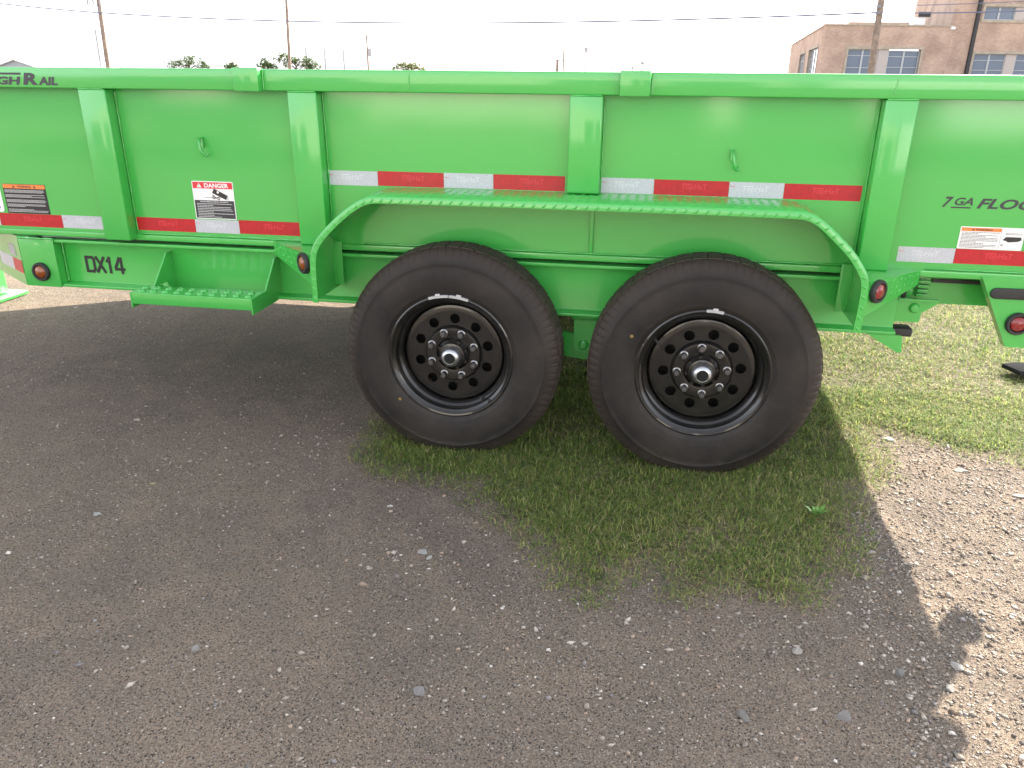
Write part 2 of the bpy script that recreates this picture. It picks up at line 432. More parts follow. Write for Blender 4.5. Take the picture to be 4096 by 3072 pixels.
size = np.exp(rng.normal(math.log(0.0019), 0.45, len(px)))
size *= np.where(px > 1.25, 1.7, 1.0)
size = np.clip(size, 0.001, 0.011)
tag(mesh_obj('gravel', stones('gravel', px, py, size)), 'fine loose gravel lying on the packed ground', 'gravel', kind='stuff')
# clusters of coarser pebbles
cl = []
for cx, cy, s, k in ((0.55, -0.95, 0.35, 260), (0.05, -0.62, 0.2, 170), (1.05, -0.82, 0.22, 240), (-0.35, -1.3, 0.3, 170), (0.9, -1.1, 0.3, 200),
                     (1.75, 0.2, 0.25, 420), (2.0, -0.25, 0.3, 320), (-0.45, 0.05, 0.12, 80), (1.7, -0.6, 0.3, 200), (-1.3, -0.2, 0.5, 120)):
    cl.append(np.stack([rng.normal(cx, s, k), rng.normal(cy, s * 0.6, k)], 1))
cl = np.concatenate(cl); cl = cl[~inside(cl[:, 0], cl[:, 1])]
size = np.clip(np.exp(rng.normal(math.log(0.0044), 0.42, len(cl))), 0.0022, 0.011)
tag(mesh_obj('pebbles', stones('pebbles', cl[:, 0], cl[:, 1], size, (0.3, 0.6))), 'coarser pebbles strewn in loose patches over the gravel', 'pebbles', kind='stuff')

def rock_mesh(seed, tintc, ang=0.22):
    r = np.random.default_rng(seed); bm = bmesh.new(); bmesh.ops.create_icosphere(bm, subdivisions=2, radius=1.0)
    P = np.array([v.co[:] for v in bm.verts])
    for _ in range(14):                    # chisel flats
        d = r.normal(size=3); d /= np.linalg.norm(d); h = r.uniform(0.45, 0.8)
        e = P @ d - h; P = P - np.clip(e, 0, None)[:, None] * d
    P += r.normal(0, 0.02, P.shape)
    for v, q in zip(bm.verts, P): v.co = q
    me = bpy.data.meshes.new('stone'); bm.to_mesh(me); bm.free()
    a = me.attributes.new('tint', 'FLOAT_COLOR', 'POINT')
    a.data.foreach_set('color', np.tile(np.array([*tintc, 1.0], np.float32), (len(P), 1)).ravel())
    me.materials.append(M['stone']); return me
ROCKS = [ # x, y, size x, size y, size z, turn, colour, label
    (0.075, -0.632, 0.026, 0.018, 0.012, 20, (0.5, 0.48, 0.46), 'pale flat stone on the gravel, largest of the cluster left of the grass patch'),
    (0.098, -0.655, 0.016, 0.010, 0.007, 70, (0.55, 0.53, 0.5), 'small pale stone touching the largest stone left of the grass patch'),
    (1.075, -0.865, 0.021, 0.016, 0.012, 40, (0.52, 0.47, 0.42), 'cream stone among pebbles just below the grass patch'),
    (1.30, -0.90, 0.017, 0.02, 0.014, 10, (0.30, 0.29, 0.27), 'rounded grey stone alone in the shadow below the grass patch'),
    (0.93, -1.10, 0.016, 0.026, 0.008, 20, (0.30, 0.28, 0.26), 'flat dark slate stone lying left of a paler flat stone'),
    (1.145, -1.06, 0.024, 0.019, 0.009, 35, (0.36, 0.33, 0.31), 'flat grey stone on the gravel near the lower edge'),
    (1.40, -0.93, 0.018, 0.016, 0.011, 15, (0.44, 0.41, 0.38), 'pale stone at the edge of the trailer shadow'),
    (1.44, -0.85, 0.025, 0.015, 0.010, 150, (0.5, 0.47, 0.44), 'long pale stone lying in the shadow near its bump'),
    (1.375, -0.165, 0.017, 0.012, 0.011, 20, (0.45, 0.4, 0.34), 'tan stone where the grass patch meets the gravel at right'),
    (1.36, -0.385, 0.016, 0.010, 0.008, 30, (0.58, 0.55, 0.5), 'white stone inside the shadow beside the right gravel'),
    (1.62, 0.43, 0.03, 0.018, 0.009, 160, (0.58, 0.56, 0.53), 'white flat stone at the tip of the sunlit gravel wedge'),
    (1.80, 0.21, 0.034, 0.02, 0.009, 170, (0.56, 0.54, 0.5), 'broad white flat stone in the sunlit gravel wedge'),
    (1.93, 0.05, 0.026, 0.017, 0.009, 165, (0.5, 0.48, 0.45), 'small pale stone right of the broad one in the gravel wedge'),
    (-0.10, -0.40, 0.012, 0.010, 0.008, 30, (0.62, 0.6, 0.56), 'small white pebble on gravel left of the front wheel grass'),
    (-0.93, -0.41, 0.019, 0.012, 0.006, 20, (0.5, 0.4, 0.25), 'small tan stone alone on the left gravel'),
    (-0.98, -0.62, 0.020, 0.013, 0.008, 10, (0.5, 0.49, 0.47), 'pale grey stone alone on the lower left gravel'),
    (-1.30, 0.05, 0.012, 0.009, 0.006, 60, (0.60, 0.59, 0.55), 'tiny white stone on the left gravel'),
    (0.22, -1.16, 0.02, 0.017, 0.011, 5, (0.36, 0.34, 0.33), 'grey stone at the centre of the lower gravel'),
    (-0.35, -1.12, 0.018, 0.015, 0.011, 5, (0.42, 0.4, 0.38), 'rounded grey stone on the lower gravel left of centre'),
]
for i, (x, y, a, b, c, t, colr, lab) in enumerate(ROCKS):
    o = mesh_obj('stone', rock_mesh(100 + i, [q * 0.70 for q in colr]), None, (x, y, c * 0.22), (0, 0, math.radians(t)))
    o.scale = (a * 0.95, b * 0.95, c * 0.8)
    tag(o, lab, 'stone', 'larger stones on the gravel')

# flat dark plate lying on the lawn at the right edge
PL = Geo().prism([(2.33, 1.30), (2.37, 1.20), (2.75, 1.17), (2.75, 1.34), (2.40, 1.335)], 2, 0.03, 0.05)
M['plate_dull'] = material('dull_dark_steel', (0.035, 0.035, 0.038), 1.0, spec=0.0)
tag(PL.obj('metal_plate', M['plate_dull'], bevel=0.004), 'flat dark metal plate with pointed end lying on the lawn', 'plate')

# grass blades
def blades(name, px, py, length, label, seed, full=True):
    r = np.random.default_rng(seed); n = len(px)
    a = r.uniform(0, 2 * math.pi, n); lean = r.uniform(0.4, 1.6, n); wd = r.uniform(0.0008, 0.0017, n)
    dx, dy = np.cos(a), np.sin(a); ux, uy = -dy, dx
    pal = np.array([(0.105, 0.165, 0.042), (0.15, 0.215, 0.048), (0.065, 0.12, 0.038), (0.23, 0.26, 0.075), (0.32, 0.28, 0.15), (0.20, 0.155, 0.09)])
    dry = np.clip(0.5 + 0.9 * lumpy(px, py, 5, 21), 0, 1)
    u = r.uniform(0, 1, n)
    idx = np.where(u < 0.16 + 0.36 * dry, np.where(r.uniform(0, 1, n) < 0.55, 4, np.where(r.uniform(0, 1, n) < 0.5, 5, 3)), r.integers(0, 4, n))
    tint = pal[idx] * r.uniform(0.75, 1.25, (n, 1)) * 1.3
    length = length * np.clip(1.0 + 0.55 * lumpy(px, py, 14, 77) + 0.4 * lumpy(px, py, 31, 78), 0.45, 1.7) * np.where(idx >= 4, 0.9, 1.0); lean = np.where(idx >= 4, lean * 1.25, lean)
    rows = []
    for t, w, h, o in ((0, 1.0, 0.0, 0.0), (0.45, 0.85, 0.5, 0.22), (0.8, 0.5, 0.80, 0.62)):
        for s in (-1, 1):
            rows.append(np.stack([px + dx * length * lean * o + ux * wd * w * s, py + dy * length * lean * o + uy * wd * w * s,
                                  0.004 + length * h * (1.15 - 0.55 * lean)], 1))
    rows.append(np.stack([px + dx * length * lean * 1.0, py + dy * length * lean * 1.0, 0.004 + length * (0.98 - 0.35 * lean) * (1.15 - 0.55 * lean) * 1.02], 1))
    V = np.stack(rows, 1)
    if full: T_ = np.array([(0, 1, 3), (0, 3, 2), (2, 3, 5), (2, 5, 4), (4, 5, 6)])
    else: V = V[:, [0, 1, 2, 3, 6]]; T_ = np.array([(0, 1, 3), (0, 3, 2), (2, 3, 4)])
    nv = V.shape[1]
    F = (T_[None] + nv * np.arange(n)[:, None, None]).reshape(-1, 3)
    me = tinted_mesh(name, V.reshape(-1, 3), F, np.repeat(tint, nv, 0), M['blade'])
    return tag(mesh_obj(name, me), label, 'grass', kind='stuff')
M['blade'] = attr_material('grass_blade', 0.7, translucent=0.5, spec=0.25)
def scatter(n, x0, x1, y0, y1, seed, fringe=0.05, thin=0.42):
    r = np.random.default_rng(seed)
    x, y = r.uniform(x0, x1, n), r.uniform(y0, y1, n)
    ins = inside(x, y)
    d = edge_distance(x, y) if fringe else np.full(n, 9.0)
    ok = (ins & (r.uniform(0, 1, n) < np.clip(0.28 + d / 0.12, 0, 1))) | (~ins & (d < fringe * 1.6 * r.uniform(0, 1, n) ** 3))
    bare = lumpy(x, y, 7, 33) + 0.6 * lumpy(x, y, 17, 35)
    ok &= r.uniform(0, 1, n) < np.clip(1.15 + 1.2 * bare, thin, 1)
    return x[ok], y[ok], d[ok]
x, y, d = scatter(240000, -0.5, 2.4, -0.85, 0.95, 41)
blades('grass_patch', x, y, np.clip(rng.normal(0.024, 0.008, len(x)), 0.008, 0.05) * np.clip(0.55 + d / 0.2, 0.55, 1), 'short shaded green and straw grass patch spreading around the trailer wheels', 42)
x, y, d = scatter(240000, 0.0, 5.5, 0.95, 5.0, 43, 0, 0.75)
blades('lawn_grass', x, y, np.clip(rng.normal(0.034, 0.011, len(x)), 0.012, 0.065), 'sunlit yellow green lawn behind the rear wheel', 44, False)
x, y, d = scatter(60000, 2.4, 9.0, -0.4, 12.0, 45, 0)
blades('outer_lawn_grass', x, y, np.clip(rng.normal(0.04, 0.012, len(x)), 0.015, 0.08), 'lawn stretching away past the rear of the trailer', 46, False)

M['weed'] = material('weed_leaf', (0.12, 0.27, 0.05), 0.6)
g = Geo()
for k in range(9):
    a = k * 2.4; L = 0.028 + 0.012 * math.sin(k * 1.7); c, s_ = math.cos(a), math.sin(a)
    pts = [Vector((c * L * t, s_ * L * t, 0.055 * t - 0.025 * t * t)) for t in (0, 0.35, 0.7, 1.0)]
    v = []
    for p_, w in zip(pts, (0.0015, 0.006, 0.005, 0.0004)): v += [(p_.x - s_ * w, p_.y + c * w, p_.z), (p_.x, p_.y, p_.z - 0.001), (p_.x + s_ * w, p_.y - c * w, p_.z)]
    g.add(v, [q for i in range(3) for q in ((3 * i, 3 * i + 1, 3 * i + 4, 3 * i + 3), (3 * i + 1, 3 * i + 2, 3 * i + 5, 3 * i + 4))])
tag(pydata('weed', g.v, g.f, M['weed'], None, (1.235, -0.215, 0.004), (0, 0, 0.4)), 'small bright green weed at the right edge of the grass patch', 'weed')

# ------------------------------------------------------------------ the trailer
T = tag(empty('dump_trailer', (0, 1.3, 0)), 'bright green tandem axle dump trailer parked across the gravel and grass', 'trailer')
G = M['green']
YP, YR, YF, YW = 0.22, 0.165, 0.20, 0.24      # side panel, rail and posts, frame flange, frame web
XF, XB = -2.09, 2.05                           # bed front, bed back
FAR = 2.59                                      # mirror: y -> FAR - y
def mir(y): return FAR - y
# bed
panel = box('side_panel', XF, XB, YP, YP + 0.005, 0.700, 1.235, G, T)
box('side_panel', XF, XB, mir(YP) - 0.005, mir(YP), 0.700, 1.235, G, T)
box('bed_floor', XF, XB, YP + 0.006, mir(YP) - 0.006, 0.702, 0.710, G, T)
box('front_panel', XF - 0.006, XF - 0.0005, YP, mir(YP), 0.70, 1.30, G, T)
def rail_profile(y0, y1, z0, z1): return [(y0, z0), (y1, z0), (y1, z1), (y0, z1)]
Geo().prism(rail_profile(YR, YR + 0.10, 1.230, 1.299), 0, XF - 0.02, XB).obj('top_rail', M['green_bar'], T, bevel=0.0045)
Geo().prism(rail_profile(mir(YR) - 0.10, mir(YR), 1.230, 1.299), 0, XF - 0.02, XB).obj('top_rail', M['green_bar'], T, bevel=0.0045)
box('front_rail', XF - 0.07, XF - 0.021, YR + 0.102, mir(YR) - 0.102, 1.23, 1.299, M['green_bar'], T, bevel=0.006)
# bottom bead of the side panel and floor edge
box('floor_edge', XF, XB, YP - 0.012, YP - 0.001, 0.687, 0.709, G, T, bevel=0.003)
weld('weld_bead', (-1.25, YP - 0.003, 0.713), (-0.6, YP - 0.003, 0.713), 0.0035, T)
weld('weld_bead', (-0.36, YP - 0.003, 0.713), (1.30, YP - 0.003, 0.713), 0.0035, T)
weld('weld_bead', (1.55, YP - 0.003, 0.713), (1.98, YP - 0.003, 0.713), 0.0035, T)
for x0, x1, zb in ((-1.382, -1.275, 0.692), (-0.590, -0.485, 0.708), (0.373, 0.480, 0.922), (1.325, 1.420, 0.709), (1.955, 2.045, 0.700), (-2.085, -1.99, 0.700)):
    Geo().prism([(x0, YR + 0.001), (x1, YR + 0.001), (x1, YP - 0.0005), (x0, YP - 0.0005)], 2, zb, 1.2295).obj('side_post', M['green_bar'], T, bevel=0.006)
    if x1 < 1.5 and x0 > -1.5:
        weld('weld_bead', (x1 + 0.002, YP - 0.002, 1.22), (x1 + 0.002, YP - 0.002, zb + 0.01), 0.003, T)
        weld('weld_bead', (x0 - 0.002, YP - 0.002, 1.22), (x0 - 0.002, YP - 0.002, zb + 0.01), 0.003, T)
        weld('weld_bead', (x0 + 0.004, YR + 0.002, 1.2285), (x1 - 0.004, YR + 0.002, 1.2285), 0.003, T)
for x0, x1 in ((-1.38, -1.275), (-0.59, -0.485), (0.373, 0.48), (1.325, 1.42), (1.955, 2.045)):
    box('side_post', x0, x1, mir(YP) + 0.0005, mir(YR) - 0.001, 0.70, 1.2295, M['green_bar'], T, bevel=0.006)
# stake pockets: a folded strap standing proud of the rail
for x0, x1 in ((-0.769, -0.671), (0.528, 0.628)):
    w = 0.006
    Geo().prism([(x0, YR - 0.0005), (x0 + 0.004, YR - 0.028), (x1 - 0.004, YR - 0.028), (x1, YR - 0.0005), (x1 - w, YR - 0.0005), (x1 - w - 0.003, YR - 0.022), (x0 + w + 0.003, YR - 0.022), (x0 + w, YR - 0.0005)],
                2, 1.229, 1.303).obj('stake_pocket', M['green_bar'], T, bevel=0.0015)
    weld('weld_bead', (x1 + 0.002, YR - 0.002, 1.235), (x1 + 0.002, YR - 0.002, 1.298), 0.0028, T)
# butt joints in the rail
for xj in (-0.16, 1.345):
    weld('weld_bead', (xj, YR - 0.0003, 1.238), (xj + 0.004, YR - 0.0003, 1.292), 0.0022, T)
# tailgate
gate = box('tailgate', XB + 0.004, XB + 0.034, YP - 0.02, mir(YP) + 0.02, 0.705, 1.29, G, T, bevel=0.005)
box('gate_hinge_post', XB + 0.036, XB + 0.095, 0.165, 0.225, 0.715, 1.29, G, T, bevel=0.006)
for z in (0.985, 1.20):
    Geo().tube([(XB + 0.15, 0.19, z - 0.055), (XB + 0.15, 0.19, z + 0.055)], 0.048, 16).obj('gate_hinge', G, T)
Geo().prism([(XB + 0.0, 0.60), (XB + 0.06, 0.605), (XB + 0.078, 0.64), (XB + 0.07, 0.662), (XB + 0.0, 0.668)], 1, 0.13, 0.19).obj('latch_lug', G, T, bevel=0.004)
# tie-down hooks welded to the panel
for hx, hz in ((-0.952, 1.055), (0.903, 1.055)):
    g = Geo(); g.tube([(hx - 0.004, YP - 0.004, hz + 0.018), (hx - 0.004, YP - 0.006, hz - 0.018)], 0.0065, 10)
    g.tube([(hx - 0.004, YP - 0.006, hz + 0.014), (hx - 0.003, YP - 0.020, hz + 0.010), (hx, YP - 0.030, hz - 0.006), (hx + 0.004, YP - 0.033, hz - 0.026),
            (hx + 0.009, YP - 0.028, hz - 0.044), (hx + 0.015, YP - 0.020, hz - 0.048), (hx + 0.020, YP - 0.014, hz - 0.040)], 0.0048, 10)
    g.obj('tarp_hook', G, T, smooth=60)
# lower rib below the fender
box('panel_rib', 0.452, 0.466, YP - 0.012, YP - 0.0005, 0.716, 0.912, G, T, bevel=0.003)

# frame
def ibeam(y, side):
    s = 1 if side > 0 else -1
    a = lambda d: y + s * d
    prof = [(a(0), 0.487), (a(0.10), 0.487), (a(0.10), 0.498), (a(0.052), 0.500), (a(0.052), 0.662), (a(0.10), 0.664), (a(0.10), 0.676),
            (a(0), 0.676), (a(0), 0.664), (a(0.040), 0.661), (a(0.040), 0.502), (a(0), 0.498)]
    return Geo().prism(prof, 0, -1.79, 1.492)
ibeam(YF, 1).obj('frame_rail', M['green_bar'], T, bevel=0.002)
ibeam(mir(YF), -1).obj('frame_rail', G, T, bevel=0.002)
box('gap_shade_strip', -1.75, 1.48, YF + 0.05, YF + 0.085, 0.677, 0.6965, M['black'], T)  # black strip added as the shade in the gap under the bed
box('gap_shade_strip', -1.75, 1.48, mir(YF) - 0.085, mir(YF) - 0.05, 0.677, 0.6965, M['black'], T)  # same added dark strip in the far-side gap
for i, cxx in enumerate(np.arange(-1.7, 1.6, 0.4)):
    box('cross_member', cxx, cxx + 0.05, YF + 0.101, mir(YF) - 0.101, 0.58, 0.675, G, T)
box('frame_cap', -1.788, -1.634, YF - 0.006, YF - 0.0005, 0.486, 0.677, G, T, bevel=0.002)
box('frame_cap_side', -1.641, -1.6345, YF, YW - 0.0005, 0.499, 0.6605, G, T)
weld('weld_bead', (-1.630, YW - 0.004, 0.655), (-1.630, YW - 0.004, 0.505), 0.0045, T)
weld('weld_bead', (-1.785, YF - 0.007, 0.679), (-1.63, YF - 0.007, 0.679), 0.004, T)
# tongue beams angle inwards to the hitch
def tongue(y0, y1, x0, x1):
    d = Vector((x1 - x0, y1 - y0, 0)).normalized(); n = Vector((-d.y, d.x, 0)); 
    if n.y * (1 if y1 > y0 else -1) < 0: n = -n
    g = Geo()
    prof = [(0, 0.487), (0.09, 0.487), (0.09, 0.498), (0.05, 0.5), (0.05, 0.67), (0.09, 0.672), (0.09, 0.684), (0, 0.684)]
    v = []
    for P in (Vector((x0, y0, 0)), Vector((x1, y1, 0))):
        for o, z in prof: v.append((P.x + n.x * o, P.y + n.y * o, z))
    k = len(prof)
    f = [tuple(range(k)), tuple(range(2 * k - 1, k - 1, -1))] + [(i, (i + 1) % k, k + (i + 1) % k, k + i) for i in range(k)]
    return g.add(v, f).obj('tongue_beam', G, T)
tongue(YF - 0.006, 1.27, -1.7895, -3.42)
tongue(mir(YF) + 0.006, 1.33, -1.7895, -3.42)
td = Vector((-3.42 + 1.7895, 1.27 - (YF - 0.006), 0)).normalized(); tn = Vector((td.y, -td.x, 0)); tn = tn if tn.y < 0 else -tn
def tongue_plate(name, s0, s1, z0, z1, mat, off=0.0012):
    P = Vector((-1.7895, YF - 0.006, 0))
    a, b = P + td * s0 + tn * off, P + td * s1 + tn * off
    c, d_ = P + td * s1 + tn * 0.0002, P + td * s0 + tn * 0.0002
    v = [(q.x, q.y, z) for z in (z0, z1) for q in (a, b, c, d_)]
    return pydata(name, v, [(0, 1, 2, 3), (7, 6, 5, 4), (0, 4, 5, 1), (1, 5, 6, 2), (2, 6, 7, 3), (3, 7, 4, 0)], mat, T, smooth=None)
tongue_plate('reflective_tape', 0.004, 0.115, 0.533, 0.585, M['tape_red'])
tongue_plate('reflective_tape', 0.116, 0.29, 0.533, 0.585, M['tape_white'])
tongue_plate('serial_sticker', 0.06, 0.135, 0.595, 0.64, M['print_grey'])
# hitch coupler
g = Geo().box(-3.75, -3.36, 1.25, 1.35, 0.50, 0.62); g.obj('hitch_coupler', M['dark'], T, bevel=0.01)
# jack with foot
jk = box('jack_leg', -3.285, -3.175, 1.44, 1.55, 0.03, 0.75, G, T, bevel=0.006)
box('jack_foot', -3.36, -3.10, 1.37, 1.62, 0.006, 0.026, G, jk, bevel=0.003)

# markers lights
def marker_light(x, y, z, ang, lens, R=0.037, name='marker_light'):
    """round lamp: rubber grommet with a domed lens; ang turns it about z, 0 faces -y"""
    rot = (0, 0, ang)
    g = Geo().lathe([(0.0001, 0.004), (R, 0.004), (R, -0.006), (R * 0.92, -0.011), (R * 0.74, -0.011), (R * 0.68, -0.006), (R * 0.66, -0.004)], 28)
    o = pydata(name, g.v, g.f, M['black'], T, (x, y, z), rot)
    g = Geo().lathe([(R * 0.66, -0.003), (R * 0.64, -0.008), (R * 0.5, -0.0125), (R * 0.25, -0.0155), (0.0001, -0.0165)], 28)
    g2 = pydata('lens', g.v, g.f, lens, o, (x, y, z))
    return o
marker_light(-1.708, YF - 0.0105, 0.547, 0, M['amber'])

# step between frame and front fender
st = Geo()
st.prism([(0.0, 0.541), (0.10, 0.541), (0.10, 0.537), (0.004, 0.537), (0.004, 0.499), (0.0, 0.499)], 0, -1.188, -0.7225)
step = st.obj('step', G, T, bevel=0.0012)
for gx in (-1.165,):
    Geo().prism([(0.0995, 0.5365), (0.105, 0.543), (0.205, 0.645), (YW, 0.645), (YW, 0.5005), (0.2, 0.5005), (0.19, 0.5365)], 0, gx, gx + 0.006).obj('step_gusset', G, step)
Geo().prism([(0.0, 0.541), (0.11, 0.543), (0.205, 0.645), (YW, 0.645), (YW, 0.503), (0.199, 0.503), (0.199, 0.484), (0.0, 0.484)], 0, -0.722, -0.716).obj('step_gusset', G, step)
Geo().prism([(0.0, 0.5405), (0.0995, 0.5365), (0.198, 0.52), (0.198, 0.484), (0.0, 0.484)], 0, -1.194, -1.1885).obj('step_gusset', G, step)
for i in range(10):
    for j, yy in enumerate((0.026, 0.068)):
        xx = -1.16 + i * 0.0465 - 0.01 * j
        g = Geo().lathe([(0.0145, 0), (0.0105, -0.006), (0.0065, -0.0075), (0.0055, -0.003), (0.0001, -0.003)], 12)
        pydata('grip_button', [(a, c, -b) for a, b, c in g.v], g.f, G, step, (xx, yy, 0.5412), (0, 0, 0))

# fender: a bent tread-plate strip with a rolled lip
FP = [(-0.484, 0.546), (-0.484, 0.641), (-0.481, 0.708), (-0.465, 0.749), (-0.430, 0.794), (-0.369, 0.850), (-0.313, 0.892), (-0.268, 0.914), (-0.215, 0.919),
      (1.080, 0.919), (1.130, 0.912), (1.170, 0.889), (1.215, 0.851), (1.269, 0.801), (1.300, 0.760), (1.320, 0.727), (1.327, 0.690), (1.327, 0.631), (1.324, 0.552)]
def chaikin(p, it=2):
    for _ in range(it):
        q = [p[0]]
        for a, b in zip(p, p[1:]):
            q += [(a[0] * .75 + b[0] * .25, a[1] * .75 + b[1] * .25), (a[0] * .25 + b[0] * .75, a[1] * .25 + b[1] * .75)]
        q.append(p[-1]); p = q
    return p
def path_frames(p):
    out = []
    for i in range(len(p)):
        a, b = p[max(i - 1, 0)], p[min(i + 1, len(p) - 1)]
        d = Vector((b[0] - a[0], b[1] - a[1])).normalized(); out.append((p[i], d, Vector((-d.y, d.x))))
    return out
FPS = chaikin(FP); FFR = path_frames(FPS)
def fender(flip=False):
    sec = [(0.236, 0.0), (-0.004, 0.0), (-0.008, -0.0015), (-0.010, -0.005), (-0.010, -0.023), (-0.005, -0.023), (-0.005, -0.006), (0.236, -0.0055)]
    v = []; f = []; k = len(sec)
    for (P, d, n) in FFR:
        for y, o in sec:
            v.append((P[0] + n.x * o, mir(y) if flip else y, P[1] + n.y * o))
    for i in range(len(FFR) - 1):
        for j in range(k):
            f.append((i * k + j, i * k + (j + 1) % k, (i + 1) * k + (j + 1) % k, (i + 1) * k + j))
    f += [tuple(range(k)), tuple((len(FFR) - 1) * k + j for j in range(k - 1, -1, -1))]
    return pydata('fender', v, f, M['green_plate'], T, smooth=50)
fen = fender(); fender(True)
def bar_mesh(L=0.030, W_=0.0075, H=0.0022):
    ring = [(L / 2 * math.cos(t) , W_ / 2 * math.sin(t) * (1 if abs(math.cos(t)) < 0.95 else 0.6)) for t in [2 * math.pi * k / 12 for k in range(12)]]
    v = [(x, y, -0.0005) for x, y in ring] + [(x * 0.62, y * 0.55, H) for x, y in ring]
    f = [(i, (i + 1) % 12, 12 + (i + 1) % 12, 12 + i) for i in range(12)] + [tuple(range(12, 24))]
    me = bpy.data.meshes.new('tread_bar'); me.from_pydata(v, [], f); finish(me, M['green_plate'], 60); return me
BAR = bar_mesh(0.026, 0.0085, 0.0016)
# bars along the lip face
acc = 0.0; nxt = 0.016; kbar = 0
for (a, b) in zip(FFR, FFR[1:]):
    seg = math.dist(a[0], b[0])
    while acc + seg > nxt:
        t = (nxt - acc) / seg
        P = (a[0][0] * (1 - t) + b[0][0] * t, a[0][1] * (1 - t) + b[0][1] * t); d, n = a[1], a[2]
        ang = math.atan2(d.y, d.x) + (math.radians(48) if True else 0)
        o = bpy.data.objects.new('tread_bar', BAR); COL.objects.link(o)
        loc = (P[0] - n.x * 0.0135, -0.0100, P[1] - n.y * 0.0135)
        xax = Vector((math.cos(ang), 0, math.sin(ang))); zax = Vector((0, -1, 0)); yax = zax.cross(xax)
        place(o, fen, loc, Matrix((xax, yax, zax)).transposed().to_euler()); o.scale = (0.80, 1, 1)
        nxt += 0.0335; kbar += 1
    acc += seg
# raised pattern over the top face, too fine to pick apart
gp = Geo(); bar_v = [v.co.copy() for v in BAR.vertices]; bar_f = [tuple(p.vertices) for p in BAR.polygons]
acc = 0.0; row = 0; nxt = 0.02
for (a, b) in zip(FFR, FFR[1:]):
    seg = math.dist(a[0], b[0])
    while acc + seg > nxt:
        t = (nxt - acc) / seg; P = Vector((a[0][0] * (1 - t) + b[0][0] * t, 0, a[0][1] * (1 - t) + b[0][1] * t))
        d = Vector((a[1].x, 0, a[1].y)); n = Vector((a[2].x, 0, a[2].y)); yv = Vector((0, 1, 0))
        for j in range(7):
            s = 1 if (row + j) % 2 else -1
            xa = (d + yv * s).normalized(); ya = n.cross(xa); c = P + yv * (0.014 + 0.030 * j)
            gp.add([c + xa * q.x + ya * q.y + n * q.z for q in bar_v], bar_f)
        row += 1; nxt += 0.030
    acc += seg
tag(gp.obj('tread_pattern', M['green_plate'], fen, smooth=60), kind='stuff')
# fender flange welded to the panel and frame inside
for (x0, x1) in ((-0.480, -0.445), (1.285, 1.322)):
    box('fender_flange', x0, x1, YP - 0.026, YP - 0.0215, 0.56, 0.72, G, T, bevel=0.001)
# brackets carrying lights at both fender ends
def bracket(p0, p1, ztop, zb0, zb1, name):
    """p0: at the wall, p1: at the fender; a plate with a top"""
    (x0, y0), (x1, y1) = p0, p1
    d = Vector((x1 - x0, y1 - y0, 0)).normalized(); n = Vector((d.y, -d.x, 0)); n = n if n.y < 0 else -n
    t = 0.005
    v = []
    for (x, y), zb in ((p0, zb0), (p1, zb1)):
        v += [(x, y, ztop), (x, y, zb), (x - n.x * t, y - n.y * t, zb), (x - n.x * t, y - n.y * t, ztop)]
    f = [(0, 1, 2, 3), (7, 6, 5, 4), (0, 4, 5, 1), (1, 5, 6, 2), (2, 6, 7, 3), (3, 7, 4, 0)]
    g = Geo().add(v, f)
    xi = x1
    g.prism([(x0 - n.x * t * 1.1, y0 - n.y * t * 1.1), (x1 - n.x * t * 1.1, y1 - n.y * t * 1.1), (xi, YP - 0.0005), (x0 - n.x * t * 1.1, YP - 0.0005)], 2, ztop - 0.004, ztop - 0.0002)
    o = g.obj(name, M['green_plate'], T)
    pg = Geo(); zax = n
    L = (Vector((x1, y1, 0)) - Vector((x0, y0, 0))).length
    for i in range(int(L / 0.022)):
        for j in range(4):
            s = (i + 0.7) * 0.022; zz = ztop - 0.012 - 0.02 * j - (0.004 if i % 2 else 0)
            zlim = zb0 + (zb1 - zb0) * s / L
            if zz < zlim + 0.01: continue
            c = Vector((x0, y0, 0)) + d * s; c.z = zz
            xa = (d * (1 if (i + j) % 2 else -1) * 0.45 + Vector((0, 0, 1)) * 0.9).normalized(); ya = zax.cross(xa)
            pg.add([c + xa * q.x * 0.55 + ya * q.y * 0.6 + zax * q.z * 0.7 for q in bar_v], bar_f)
    tag(pg.obj('tread_pattern', M['green_plate'], o, smooth=60), kind='stuff')
    return o, d, n
o, d, n = bracket((-0.712, 0.199), (-0.4855, 0.004), 0.708, 0.662, 0.605, 'fender_bracket')
marker_light(-0.512 + n.x * 0.006, 0.027 + n.y * 0.006, 0.676, math.atan2(n.x, -n.y), M['amber'])
o, d, n = bracket((1.530, 0.199), (1.3285, 0.004), 0.710, 0.664, 0.600, 'fender_bracket')
marker_light(1.358 + n.x * 0.006, 0.033 + n.y * 0.006, 0.676, math.atan2(n.x, -n.y), M['red_lens'])

